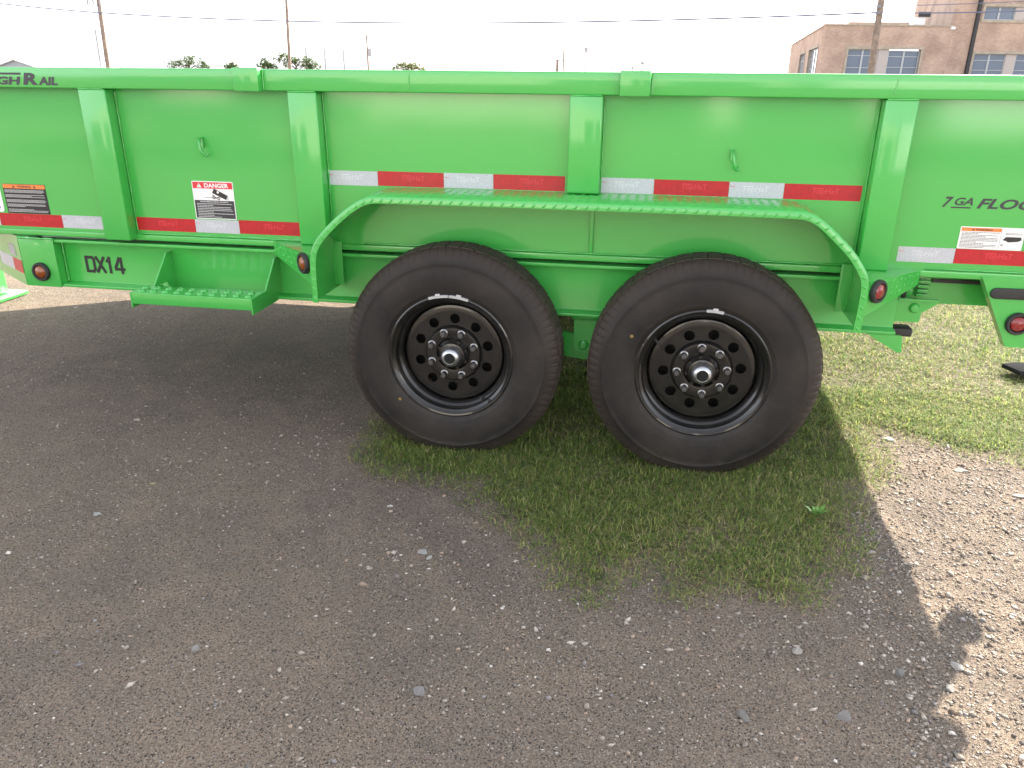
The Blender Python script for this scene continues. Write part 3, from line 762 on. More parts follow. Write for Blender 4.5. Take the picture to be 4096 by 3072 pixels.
# rear end: ramp carrier, hanger plates, light plate
Geo().prism([(1.403, 0.4865), (1.512, 0.4865), (1.516, 0.478), (1.522, 0.43), (1.51, 0.425)], 1, YF, YF + 0.008).obj('spring_hanger', G, T)
Geo().prism([(1.493, 0.6), (1.620, 0.602), (1.622, 0.586), (1.577, 0.553), (1.576, 0.520), (1.493, 0.520)], 1, 0.256, 0.264).obj('shackle_plate', G, T)
g = Geo().lathe([(0.0001, -0.012), (0.012, -0.011), (0.0165, -0.006), (0.0175, 0)], 20); pydata('bolt_head', g.v, g.f, G, T, (1.552, 0.2555, 0.570), (0, 0, 0))
box('shackle_lip', 1.493, 1.620, 0.236, 0.2555, 0.599, 0.604, G, T)
Geo().prism([(0.35, 0.565), (0.42, 0.565), (0.42, 0.575), (0.362, 0.575), (0.362, 0.645), (0.42, 0.645), (0.42, 0.655), (0.35, 0.655)], 0, 1.50, 1.84).obj('ramp_channel', G, T)
box('ramp_channel_slot', 1.62, 1.80, 0.340, 0.3495, 0.640, 0.652, M['black'], T)
for k in range(4):
    box('hinge_knuckle', 1.572, 1.61, 0.325, 0.3495, 0.590 + 0.016 * k, 0.602 + 0.016 * k, G, T, bevel=0.003)
box('ramp_end', 1.46, 1.592, 0.34, 0.40, 0.440, 0.472, M['dark'], T, bevel=0.008)
box('hydraulic_line', 1.515, 1.535, 0.30, 0.32, 0.56, 0.70, M['black'], T, bevel=0.005)
box('rear_crossbeam', 1.85, 1.966, YF + 0.012, mir(YF) - 0.012, 0.57, 0.695, G, T)
lp = Geo().prism([(1.718, 0.6965), (1.835, 0.469), (1.892, 0.469), (1.92, 0.53), (1.96, 0.56), (1.96, 0.6965)], 1, YF, YF + 0.008).obj('rear_light_plate', G, T)
tri = Geo().prism([(1.718, 0.6965), (1.722, 0.6965), (1.838, 0.469), (1.835, 0.469)], 1, YF + 0.0085, YF + 0.04).obj('rear_light_plate_return', G, T)
poly = [(1.768 + 0.018 * math.cos(math.radians(a)), 0.648 + 0.018 * math.sin(math.radians(a))) for a in range(90, 271, 20)] + \
       [(1.905 + 0.018 * math.cos(math.radians(a)), 0.648 + 0.018 * math.sin(math.radians(a))) for a in range(-90, 91, 20)]
Geo().prism(poly, 1, YF - 0.008, YF - 0.0005).obj('tail_lamp_grommet', M['black'], lp, bevel=0.003)
marker_light(1.853, YF - 0.0045, 0.551, 0, M['red_lens'])
# suspension between the wheels
def hanger(x0, x1, y):
    o = Geo().prism([(x0, 0.4865), (x0, 0.47), (x0 + 0.002, 0.335), (x1, 0.335), (x1, 0.4865)], 1, y, y + 0.008).obj('spring_hanger', G, T)
    g = Geo().lathe([(0.0001, -0.016), (0.010, -0.0155), (0.017, -0.010), (0.019, 0)], 20)
    pydata('bolt_head', g.v, g.f, G, o, (x0 + 0.038, y - 0.0005, 0.365), (0, 0, 0))
    return o
hanger(0.407, 0.49, 0.255); box('hanger_cap', 0.40, 0.50, 0.245, 0.254, 0.462, 0.4868, G, T, bevel=0.003)
Geo().prism([(0.22, 0.43), (0.40, 0.40), (0.62, 0.43), (0.62, 0.37), (0.45, 0.300), (0.37, 0.310), (0.22, 0.36)], 1, 0.275, 0.29).obj('equalizer', G, T)
for x0, x1 in ((-0.30, 0.30), (0.56, 1.16)):
    g = Geo(); pts = [(x0, 0.29, 0.44), ((x0 + x1) / 2, 0.29, 0.40), (x1, 0.29, 0.44)]
    for k in range(4): g.tube([(a, b, c - 0.012 * k) for a, b, c in pts], 0.006, 6)
    g.obj('leaf_spring', M['dark'], T)

# wheels -----------------------------------------------------------------
AX = 0.366
SEG = 432
def tyre_mesh():
    half = [(0.2195, 0.030), (0.221, 0.019), (0.224, 0.0145), (0.228, 0.0125), (0.236, 0.007), (0.2375, 0.0058), (0.240, 0.0056), (0.250, 0.0025), (0.270, 0.0003),
            (0.292, 0.0), (0.315, 0.0022), (0.330, 0.0055), (0.3315, 0.0048), (0.334, 0.0052), (0.3355, 0.0072), (0.348, 0.0125), (0.358, 0.0185),
            (0.366, 0.0235), (0.3745, 0.031), (0.3805, 0.0395), (0.3835, 0.049)]
    W_ = 0.196
    tread = []
    for y0, y1 in ((0.050, 0.068), (0.0745, 0.092), (0.1035, 0.1215), (0.128, 0.146)):
        tread += [(0.3770, y0 - 0.0006), (0.3858, y0 + 0.0005), (0.3860, y1 - 0.0005), (0.3770, y1 + 0.0006)]
    prof = half + tread + [(r, W_ - y) for r, y in reversed(half)]
    n = len(prof); pr = np.array(prof); th = 2 * math.pi * np.arange(SEG) / SEG
    R = np.repeat(pr[None, :, 0], SEG, 0).copy(); Y = np.repeat(pr[None, :, 1], SEG, 0).copy()
    # shoulder notches and sipes
    for k in range(SEG):
        if k % 5 == 0:
            for i, (r, y) in enumerate(prof):
                if 0.357 < r < 0.384 and (y < 0.0495 or y > W_ - 0.0495): R[k, i] -= 0.0018; Y[k, i] += 0.0014 if y < 0.1 else -0.0014
        if k % 9 == 3:
            for i, (r, y) in enumerate(prof):
                if r > 0.3855: R[k, i] -= 0.004
    V = np.stack([R * np.cos(th)[:, None], Y, R * np.sin(th)[:, None]], -1)
    # flattened where it stands
    lim = -AX + 0.003
    low = V[..., 2] < lim
    V[..., 1] = np.where(V[..., 2] < lim + 0.06, V[..., 1] + np.sign(V[..., 1] - W_ / 2) * np.clip((lim + 0.06 - V[..., 2]) / 0.06, 0, 1) * 0.006, V[..., 1])
    V[..., 2] = np.where(low, lim, V[..., 2])
    F = []
    for k in range(SEG):
        k2 = (k + 1) % SEG
        for i in range(n - 1): F.append((k * n + i, k2 * n + i, k2 * n + i + 1, k * n + i + 1))
    me = bpy.data.meshes.new('tyre'); me.from_pydata(V.reshape(-1, 3).tolist(), [], F)
    bm = bmesh.new(); bm.from_mesh(me); bmesh.ops.recalc_face_normals(bm, faces=bm.faces); bm.to_mesh(me); bm.free()
    finish(me, M['tyre'], 38); return me
def rim_mesh():
    g = Geo()
    g.lathe([(0.204, 0.050), (0.2055, 0.030), (0.2135, 0.0215), (0.219, 0.0200), (0.2225, 0.0215), (0.2245, 0.0185), (0.2235, 0.0145), (0.219, 0.0125), (0.2135, 0.0140), (0.2085, 0.0215),
             (0.2015, 0.0255), (0.1985, 0.0330), (0.1965, 0.0480), (0.1900, 0.0545), (0.1855, 0.0600), (0.1835, 0.0700), (0.1830, 0.0900)], 72)
    # disc edge curls from the barrel into the flat of the disc
    g.lathe([(0.1828, 0.0895), (0.1800, 0.0780), (0.1745, 0.0715), (0.1650, 0.0690), (0.1520, 0.0700)], 72)
    g.lathe([(0.1040, 0.0700), (0.1010, 0.0660), (0.0985, 0.0590), (0.0950, 0.0560), (0.0890, 0.0555), (0.0700, 0.0560), (0.0600, 0.0575), (0.0580, 0.0640), (0.0580, 0.0850)], 72)
    me = bpy.data.meshes.new('rim'); bm = bmesh.new()
    vs = [bm.verts.new(v) for v in g.v]
    for f in g.f: bm.faces.new([vs[i] for i in f])
    # flat of the disc with ten hand holes cut through it
    def loop(r, cx, cz, n, y):
        L = [bm.verts.new((cx + r * math.cos(2 * math.pi * k / n), y, cz + r * math.sin(2 * math.pi * k / n))) for k in range(n)]
        return L, [bm.edges.new((L[k], L[(k + 1) % n])) for k in range(n)]
    es = []
    es += loop(0.1520, 0, 0, 72, 0.07)[1]; es += loop(0.1040, 0, 0, 72, 0.07)[1]
    holes = []
    for k in range(10):
        a = math.radians(18 + 36 * k); L, e = loop(0.0180, 0.128 * math.cos(a), 0.128 * math.sin(a), 18, 0.07); es += e; holes.append(L)
    bmesh.ops.triangle_fill(bm, use_beauty=True, edges=es)
    for L in holes:
        B = [bm.verts.new((v.co.x, 0.078, v.co.z)) for v in L]
        for k in range(len(L)): bm.faces.new((L[k], L[(k + 1) % len(L)], B[(k + 1) % len(L)], B[k]))
    bmesh.ops.remove_doubles(bm, verts=bm.verts, dist=0.00005)
    bmesh.ops.recalc_face_normals(bm, faces=bm.faces)
    bm.to_mesh(me); bm.free(); finish(me, M['black_paint'], 35); return me
def geo_mesh(name, g, mat, smooth=35):
    me = bpy.data.meshes.new(name); me.from_pydata([tuple(v) for v in g.v], [], g.f)
    bm = bmesh.new(); bm.from_mesh(me); bmesh.ops.recalc_face_normals(bm, faces=bm.faces); bm.to_mesh(me); bm.free()
    return finish(me, mat, smooth)
TY, RM = tyre_mesh(), rim_mesh()
g = Geo().lathe([(0.172, 0.19), (0.172, 0.135), (0.165, 0.130), (0.02, 0.130)], 40); DRUM = geo_mesh('brake_drum', g, M['drum'])
g = Geo().lathe([(0.0575, 0.100), (0.0575, 0.060), (0.050, 0.052), (0.044, 0.040), (0.0385, 0.038), (0.0001, 0.038)], 32)
for k in range(8):
    a = math.radians(22.5 + 45 * k); c, s_ = math.cos(a), math.sin(a)
    q = [(0.046, -0.006), (0.0565, -0.006), (0.0565, 0.006), (0.046, 0.006)]
    g.prism([(x * c - z * s_, x * s_ + z * c) for x, z in q], 1, 0.047, 0.062)
HUB = geo_mesh('hub', g, M['black_paint'])
g = Geo().lathe([(0.0345, 0.045), (0.0345, 0.030), (0.0355, 0.0285), (0.0350, 0.022), (0.0320, 0.0125), (0.0265, 0.0060), (0.0205, 0.0040), (0.0175, 0.0050), (0.0170, 0.0075)], 40); CAP = geo_mesh('hub_cap', g, M['cap'])
g = Geo().lathe([(0.0200, 0.0050), (0.0195, 0.0030), (0.0060, 0.0030), (0.0055, 0.0015), (0.0001, 0.0012)], 28); PLUG = geo_mesh('hub_plug', g, M['drum'])
def nut_mesh():
    g = Geo()
    hexa = [(0.0112 * math.cos(math.radians(60 * k)), 0.0112 * math.sin(math.radians(60 * k))) for k in range(6)]
    rings = []
    def ring(sc, y): return [(x * sc, y, z * sc) for x, z in hexa]
    v = ring(1.0, 0.0) + ring(1.0, -0.017) + ring(0.86, -0.0195)
    f = [(i, (i + 1) % 6, 6 + (i + 1) % 6, 6 + i) for i in range(6)] + [(6 + i, 6 + (i + 1) % 6, 12 + (i + 1) % 6, 12 + i) for i in range(6)] + [tuple(range(12, 18))]
    g.add(v, f); g.lathe([(0.0145, 0.001), (0.0145, -0.002), (0.0112, -0.0035)], 18)
    return geo_mesh('lug_nut', g, M['chrome'], 25)
NUT = nut_mesh()
g = Geo().lathe([(0.0072, -0.0190), (0.0068, -0.0225), (0.0001, -0.0228)], 12); STUD = geo_mesh('stud', g, M['stud_metal'])
def weight_mesh(a0, a1):
    g = Geo(); n = 6
    for k in range(n):
        pass
    v = []; f = []
    for k in range(n + 1):
        a = a0 + (a1 - a0) * k / n; c, s_ = math.cos(a), math.sin(a)
        for r, y in ((0.2185, 0.0125), (0.2185, 0.0065), (0.2275, 0.0045), (0.2275, 0.0125)): v.append((r * c, y, r * s_))
    for k in range(n):
        for j in range(4): f.append((k * 4 + j, k * 4 + (j + 1) % 4, (k + 1) * 4 + (j + 1) % 4, (k + 1) * 4 + j))
    f += [(3, 2, 1, 0), tuple(n * 4 + j for j in range(4))]
    g.add(v, f)
    am = (a0 + a1) / 2
    for da in (0,):
        a = am + da; c, s_ = math.cos(a), math.sin(a); q = [(0.2275, -0.008), (0.2335, -0.008), (0.2335, 0.008), (0.2275, 0.008)]
        g.prism([(x * c - z * s_, x * s_ + z * c) for x, z in q], 1, 0.0035, 0.009)
    return geo_mesh('wheel_weight', g, M['lead'], 30)
def wheel(x, y0, near=True, turn=0.0, weights=(), nuts0=0.0):
    w = empty('wheel', (x, y0, AX), T)
    def put(name, me, loc, rot=(0, 0, 0)):
        o = bpy.data.objects.new(name, me); COL.objects.link(o); return place(o, w, loc, rot)
    flip = 0 if near else math.pi
    yy = (lambda d: y0 + d) if near else (lambda d: y0 - d)
    o = bpy.data.objects.new('tyre', TY); COL.objects.link(o); place(o, w, (x, y0, AX), (0, 0, flip))
    put('rim', RM, (x, y0, AX), (0, turn, flip))
    put('brake_drum', DRUM, (x, y0, AX), (0, 0, flip))
    if near:
        put('hub', HUB, (x, y0, AX), (0, turn, 0)); put('hub_cap', CAP, (x, y0, AX)); put('hub_plug', PLUG, (x, y0, AX))
        for k in range(8):
            a = nuts0 + 2 * math.pi * k / 8
            loc = (x + 0.0825 * math.cos(a), y0 + 0.055, AX + 0.0825 * math.sin(a))
            o = put('lug_nut', NUT, loc, (0, random.uniform(0, 6), 0))
            put('stud', STUD, loc)
        for a0, a1 in weights: put('wheel_weight', weight_mesh(a0, a1), (x, y0, AX))
        # valve stem
        a = -0.9 if x < 0.4 else 2.55
        g = Geo().tube([(x + 0.203 * math.cos(a), y0 + 0.045, AX + 0.203 * math.sin(a)), (x + 0.19 * math.cos(a), y0 + 0.022, AX + 0.19 * math.sin(a)), (x + 0.178 * math.cos(a), y0 + 0.010, AX + 0.178 * math.sin(a))], [0.006, 0.005, 0.004], 8)
        g.obj('valve_stem', M['black'], w)
    return w
wheel(0.0, 0.0, True, 0.05, ((math.radians(90.5), math.radians(108)), (math.radians(72), math.radians(89.5))), math.radians(22))
wheel(0.862, 0.0, True, 0.22, ((math.radians(78), math.radians(92)),), math.radians(5))
wheel(0.0, FAR, False); wheel(0.862, FAR, False)
for x in (0.0, 0.862):
    Geo().tube([(x, 0.19, AX - 0.02), (x, FAR - 0.19, AX - 0.02)], 0.045, 14).obj('axle', M['dark'], T)
# paint dots on the tyres
for x, dx, dz, mat in ((0.0, -0.185, -0.165, 'print_orange'), (0.862, -0.24, 0.125, 'print_orange')):
    g = Geo().lathe([(0.006, 0.0), (0.0055, -0.0006), (0.0001, -0.0008)], 12); pydata('tyre_paint_dot', g.v, g.f, M['dot'], T, (x + dx, 0.0005, AX + dz), (0, 0, 0))

# reflective tape and stickers --------------------------------------------
TAPE = [(-2.02, -1.868, .719, .768, 0), (-1.867, -1.592, .719, .768, 1), (-1.591, -1.384, .720, .769, 0),
        (-1.273, -1.030, .725, .774, 1), (-1.029, -0.852, .726, .775, 0), (-0.851, -0.592, .728, .778, 1),
        (-0.4835, -0.302, .918, .968, 0), (-0.301, -0.062, .920, .970, 1), (-0.061, 0.113, .9205, .971, 0), (0.114, 0.361, .921, .971, 1),
        (0.4835, 0.658, .921, .971, 0), (0.659, 0.901, .921, .970, 1), (0.902, 1.074, .920, .9695, 0), (1.075, 1.313, .920, .969, 1),
        (1.455, 1.627, .733, .782, 0), (1.628, 1.868, .734, .782, 1), (1.869, 2.045, .734, .782, 0)]
for x0, x1, z0, z1, red in TAPE:
    t = plate('reflective_tape', x0, x1, z0, z1, YP - 0.0012, M['tape_red'] if red else M['tape_white'], T, t=0.0010)
    m = M['tape_red_logo'] if red else M['tape_white_logo']
    c = (x0 + x1) / 2 + (0.01 if red else -0.002); w = 0.042
    zz = (z0 + z1) / 2
    lettering('tape_logo', 'TopHaT', c - w, c + w, zz - 0.010, zz + 0.013, YP - 0.0015, m, t, weight=0.012, shear=0.12)
    plate('tape_logo_bar', c - w * 0.86, c - w * 0.2, zz + 0.010, zz + 0.0135, YP - 0.00155, m, t, t=0.0002)
    if not red: plate('tape_print', x0 + 0.003, x0 + 0.018, zz + 0.009, zz + 0.0105, YP - 0.0015, M['print_red'], t, t=0.0002)

def text_lines(name, x0, x1, z0, z1, n, h, y, mat, parent, seed, ragged=True):
    r = random.Random(seed); g = Geo()
    for i in range(n):
        z = z1 - (z1 - z0) * (i + 0.5) / n
        xe = x1 - (x1 - x0) * (r.choice([0, 0.03, 0.05, 0.35, 0.55]) if ragged else 0)
        x = x0
        while x < xe - 0.002:
            L = min(r.uniform(0.003, 0.011), xe - x)
            g.prism([(x, z - h / 2), (x + L, z - h / 2), (x + L, z + h / 2), (x, z + h / 2)], 1, y, y + 0.0002); x += L + 0.0012
    o = g.obj(name, mat, parent, smooth=None); tag(o, kind='stuff'); return o
def triangle(name, cx, z0, h, y, mat, parent, mat2=None):
    o = Geo().prism([(cx - h * 0.58, z0), (cx + h * 0.58, z0), (cx, z0 + h)], 1, y, y + 0.0002).obj(name, mat, parent, smooth=None)
    if mat2: plate('exclamation_mark', cx - h * 0.06, cx + h * 0.06, z0 + h * 0.12, z0 + h * 0.66, y - 0.0002, mat2, o if o.parent is None else parent, t=0.00015)
    return o
Y1 = YP - 0.0012
# danger sticker
d = tag(plate('danger_decal', -1.0215, -0.858, 0.778, 0.9155, Y1, M['white'], T, t=0.001, r=0.004), 'white danger sticker with red header and dump bed pictogram')
plate('decal_header', -1.0185, -0.861, 0.889, 0.9125, Y1 - 0.0003, M['print_red'], d, t=0.00025)
lettering('decal_title', 'DANGER', -0.972, -0.876, 0.8925, 0.9085, Y1 - 0.0006, M['white'], d, weight=0.03)
triangle('warning_triangle', -0.993, 0.8925, 0.0165, Y1 - 0.0006, M['white'], d, M['decal_black'])
plate('decal_text_field', -1.0185, -0.861, 0.781, 0.8465, Y1 - 0.0003, M['decal_grey'], d, t=0.00025)
lettering('decal_heading', 'AVOID SERIOUS INJURY OR DEATH', -0.996, -0.884, 0.8385, 0.8435, Y1 - 0.0006, M['white'], d, weight=0.02)
text_lines('decal_text', -1.010, -0.866, 0.783, 0.837, 9, 0.0022, Y1 - 0.0006, M['print_white'], d, 3)
g = Geo()
g.prism([(-0.944, 0.874), (-0.936, 0.8885), (-0.931, 0.8885), (-0.884, 0.8655), (-0.8905, 0.849), (-0.895, 0.8515)], 1, Y1 - 0.0006, Y1 - 0.0004)
g.prism([(-0.976, 0.8567), (-0.910, 0.8567), (-0.910, 0.858), (-0.976, 0.858)], 1, Y1 - 0.0006, Y1 - 0.0004)
g.prism([(-0.945, 0.867), (-0.9425, 0.8685), (-0.927, 0.855), (-0.93, 0.853)], 1, Y1 - 0.00065, Y1 - 0.00045)
g.prism([(-0.884, 0.849), (-0.8825, 0.849), (-0.8825, 0.866), (-0.884, 0.866)], 1, Y1 - 0.0006, Y1 - 0.0004)
for cx, cz in ((-0.9385, 0.8575), (-0.920, 0.8545)):
    ring = [(cx + r * math.cos(2 * math.pi * k / 14), cz + r * math.sin(2 * math.pi * k / 14)) for r in (0.0062,) for k in range(14)]
    inn = [(cx + 0.0036 * math.cos(2 * math.pi * k / 14), cz + 0.0036 * math.sin(2 * math.pi * k / 14)) for k in range(14)]
    v = [(x, Y1 - 0.0008, z) for x, z in ring + inn]; g.add(v, [(k, (k + 1) % 14, 14 + (k + 1) % 14, 14 + k) for k in range(14)])
g.obj('dump_pictogram', M['decal_black'], d, smooth=None)
Geo().prism([(-0.925, 0.879), (-0.919, 0.8815), (-0.916, 0.877), (-0.918, 0.8725), (-0.924, 0.8735)], 1, Y1 - 0.0009, Y1 - 0.0007).obj('pictogram_mark', M['white'], d, smooth=None)
# dark warning sticker at left
d = tag(plate('warning_decal', -1.823, -1.638, 0.769, 0.8812, Y1, M['decal_black'], T, t=0.001), 'dark warning sticker with orange header')
plate('decal_header', -1.8215, -1.6395, 0.8645, 0.8798, Y1 - 0.0003, M['print_orange'], d, t=0.00025)
lettering('decal_title', 'WARNING', -1.760, -1.698, 0.8675, 0.8770, Y1 - 0.0006, M['decal_grey'], d, weight=0.02)
triangle('warning_triangle', -1.775, 0.8672, 0.010, Y1 - 0.0006, M['decal_black'], d); triangle('warning_triangle', -1.684, 0.8672, 0.010, Y1 - 0.0006, M['decal_black'], d)
for k, (a, b, n_) in enumerate(((0.8600, 0.8480, 3), (0.8420, 0.8300, 3), (0.8230, 0.8110, 3), (0.8060, 0.7940, 3), (0.7870, 0.7740, 3))):
    text_lines('decal_text', -1.818, -1.643, b, a, n_, 0.0019, Y1 - 0.0006, M['print_white'], d, 20 + k)
# edge of a white sticker further left
d = plate('serial_decal', -2.00, -1.838, 0.772, 0.872, Y1, M['white'], T, t=0.001, r=0.012)
plate('decal_blue_bar', -1.99, -1.853, 0.785, 0.795, Y1 - 0.0003, M['print_blue'], d, t=0.00025)
# white warning sticker at right
d = tag(plate('loading_decal', 1.6285, 1.818, 0.783, 0.8535, Y1, M['white'], T, t=0.001, r=0.003), 'white warning sticker with orange header and small trailer drawing')
plate('decal_header', 1.6315, 1.7490, 0.8395, 0.8505, Y1 - 0.0003, M['print_orange'], d, t=0.00025)
lettering('decal_title', 'WARNING', 1.672, 1.722, 0.8415, 0.8485, Y1 - 0.0006, M['decal_black'], d, weight=0.03)
triangle('warning_triangle', 1.6655, 0.8415, 0.007, Y1 - 0.0006, M['decal_black'], d)
plate('decal_divider', 1.7495, 1.7502, 0.785, 0.851, Y1 - 0.0003, M['decal_grey'], d, t=0.00025)
text_lines('decal_text', 1.634, 1.746, 0.786, 0.838, 12, 0.0015, Y1 - 0.0006, M['decal_grey'], d, 31)
text_lines('decal_text', 1.762, 1.812, 0.831, 0.838, 2, 0.0012, Y1 - 0.0006, M['decal_grey'], d, 32)
Geo().prism([(1.757, 0.815), (1.766, 0.825), (1.810, 0.825), (1.8125, 0.816), (1.803, 0.811), (1.775, 0.808), (1.768, 0.812)], 1, Y1 - 0.0006, Y1 - 0.0004).obj('trailer_drawing', M['decal_black'], d, smooth=None)
text_lines('decal_text', 1.754, 1.764, 0.795, 0.803, 3, 0.0012, Y1 - 0.0006, M['decal_grey'], d, 33, False)
# lettering
D_ = M['decal_grey']
lettering('floor_gauge_lettering', '7', 1.559, 1.590, 0.9105, 0.9440, YP - 0.0008, D_, T, weight=0.03, shear=0.32)
lettering('floor_gauge_lettering', 'GA', 1.594, 1.648, 0.9180, 0.9425, YP - 0.0008, D_, T, weight=0.025, shear=0.30)
plate('lettering_underline', 1.586, 1.644, 0.9090, 0.9135, YP - 0.0008, D_, T, t=0.0005)
lettering('floor_gauge_lettering', 'FLOOR', 1.660, 1.868, 0.9095, 0.9415, YP - 0.0008, D_, T, weight=0.03, shear=0.30)
lettering('rail_lettering', 'R', -1.592, -1.532, 1.2395, 1.2805, YR - 0.0006, D_, T, weight=0.05, shear=0.18)
lettering('rail_lettering', 'AIL', -1.530, -1.452, 1.2395, 1.2675, YR - 0.0006, D_, T, weight=0.05, shear=0.18)
lettering('rail_lettering', 'OUGH', -1.80, -1.598, 1.2395, 1.2675, YR - 0.0006, D_, T, weight=0.05, shear=0.18)
lettering('rail_lettering', 'T', -1.87, -1.80, 1.2395, 1.2805, YR - 0.0006, D_, T, weight=0.05, shear=0.18)
plate('lettering_overline', -1.86, -1.594, 1.2735, 1.2805, YR - 0.0006, D_, T, t=0.0004)
# model lettering from square strokes
def stroke(g, pts, w, y):
    for a, b in zip(pts, pts[1:]):
        a, b = Vector(a), Vector(b); d = (b - a).normalized(); n = Vector((-d.y, d.x)) * w / 2; e = d * w / 2
        q = [a - e + n, a - e - n, b + e - n, b + e + n]; g.prism([(p.x, p.y) for p in q], 1, y, y + 0.0004)
        y -= 0.00002
def glyphs(name, letters, parent, y, mat, w):
    for pts in letters:
        g = Geo()
        for k, s in enumerate(pts): stroke(g, s, w, y - 0.0002 * k)
        g.obj(name, mat, parent, smooth=None)
zb, zt = 0.547, 0.6025
glyphs('model_lettering', [
    [[(-1.5385, zb), (-1.5385, zt), (-1.512, zt), (-1.505, zt - 0.008), (-1.505, zb + 0.008), (-1.512, zb), (-1.5385, zb)]],
    [[(-1.493, zt), (-1.462, zb)], [(-1.462, zt), (-1.493, zb)]],
    [[(-1.447, zt - 0.012), (-1.437, zt), (-1.437, zb)]],
    [[(-1.386, zb), (-1.386, zt), (-1.394, zt), (-1.412, zb + 0.02), (-1.412, zb + 0.013), (-1.378, zb + 0.013)]]], T, YW - 0.0012, M['decal_black'], 0.0118)

# ------------------------------------------------------------------ background
CAM = Vector((0.6486, -2.4633, 1.2873))
def far(x, y, z, k):
    """the point k times as far from the viewpoint (things placed first at a trial distance)"""
    p = CAM + (Vector((x, y, z)) - CAM) * k; return p
def pole(name, base, top, r0, r1, mat, label, cat, group=None, seg=10):
    e = tag(empty(name, (base[0], base[1], 0)), label, cat, group)
    Geo().tube([(base[0], base[1], 0), top], [r0, r1], seg).obj('shaft', mat, e)
    return e
UP = 'utility poles behind the trailer'
# wooden pole with riser, far left
p1 = pole('utility_pole', (-35.72, 48.0), (-35.42, 48.0, 9.5), 0.155, 0.125, M['wood_pole'], 'wooden utility pole with metal riser pipe, leftmost of the poles', 'pole', UP)
Geo().tube([(-35.95, 47.6, 0), (-35.86, 47.6, 3.85)], 0.055, 8).obj('riser_pipe', M['pole_grey'], p1)
for a, b in (((-36.05, 5.3), (-35.86, 3.88)), ((-35.75, 5.35), (-35.85, 3.88)), ((-35.25, 5.3), (-35.84, 3.88))):
    pts = [(a[0] + (b[0] - a[0]) * t, 47.6, a[1] + (b[1] - a[1]) * (t ** 0.7)) for t in np.linspace(0, 1, 7)]
    Geo().tube(pts, 0.014, 5).obj('drop_cable', M['wire'], p1)
for dx in (-0.55, -0.15, 0.35):
    g = Geo().lathe([(0.0001, 0.0), (0.07, 0.02), (0.07, 0.3), (0.0001, 0.32)], 10); g = [(v[0] - 35.5 + dx, v[2] + 47.6, v[1] + 5.3) for v in g.v], g.f
    pydata('cutout_fuse', g[0], g[1], M['pole_grey'], p1)
Geo().box(-36.3, -34.9, 47.55, 47.65, 5.65, 5.77).obj('cross_arm', M['wood_pole'], p1)
# slim pole with steps
p2 = pole('utility_pole', (-35.30, 75.0), (-34.80, 75.0, 12), 0.16, 0.12, M['wood_pole'], 'tall slim utility pole with climbing pegs rising beside the trees', 'pole', UP)
for z in (4.33, 5.75, 7.14): Geo().tube([(-35.1 - (z - 5) * -0.03, 75, z), (-35.62, 75, z + 0.02)], 0.03, 6).obj('climbing_peg', M['pole_grey'], p2)
# big wooden pole before the brick building
p3 = pole('utility_pole', (9.74, 36.0), (9.55, 36.0, 9.0), 0.15, 0.125, M['wood_pole'], 'thick wooden utility pole standing before the brick building', 'pole', UP)
for z in (3.85, 4.10): Geo().box(9.44, 9.62, 35.78, 35.86, z - 0.04, z + 0.04).obj('cable_clamp', M['pole_grey'], p3)
# cross-arm pole with transformer
def far_pole(x, ytrial, ztop, k, r, label, cat='pole', group=UP, mat='wood_pole', name='utility_pole', r1=None):
    t = far(x, ytrial, ztop, k)
    return pole(name, (t.x, t.y), tuple(t), r * 1.45, (r1 or r * 0.8) * 1.45, M[mat], label, cat, group, 8), t
k = 1.5
p4, t4 = far_pole(-37.9, 105, 6.05, k, 0.15, 'utility pole with cross-arm and hanging transformer')
a, b = far(-39.2, 105, 5.83, k), far(-36.53, 105, 5.78, k)
Geo().tube([tuple(a), tuple(b)], 0.09, 6).obj('cross_arm', M['wood_pole'], p4)
for t in (0.08, 0.28, 0.72, 0.92):
    q = a.lerp(b, t); Geo().tube([tuple(q), (q.x, q.y, q.z + 0.32)], 0.06, 6).obj('insulator', M['pole_grey'], p4)
q = far(-37.5, 105, 3.95, k); Geo().tube([(q.x, q.y - 0.2, q.z - 0.75), (q.x, q.y - 0.2, q.z + 0.75)], 0.34, 14).obj('transformer', M['pole_grey'], p4)
# substation masts
k = 1.7
for x, z, lab in ((-53.22, 4.95, 'leftmost of three tapering grey masts above the trees'), (-50.17, 4.89, 'middle of three tapering grey masts'), (-47.12, 4.79, 'rightmost of three tapering grey masts, left of the cross-arm pole')):
    far_pole(x, 120, z, k, 0.24, lab, 'mast', 'substation masts', 'pole_grey', 'steel_mast', 0.16)
a, b = far(-50.6, 120, 3.26, k), far(-46.35, 120, 3.25, k)
tag(Geo().tube([tuple(a), tuple(b)], 0.07, 6).obj('bus_bar', M['pole_grey']), 'thin horizontal bar linking two grey masts', 'bar')
far_pole(-49.23, 120, 3.55, k, 0.09, 'short thin post between two grey masts', 'post', 'small distant posts', 'pole_grey', 'steel_post')
far_pole(-44.34, 120, 3.26, k, 0.10, 'short thin post left of the cross-arm pole', 'post', 'small distant posts', 'pole_grey', 'steel_post')
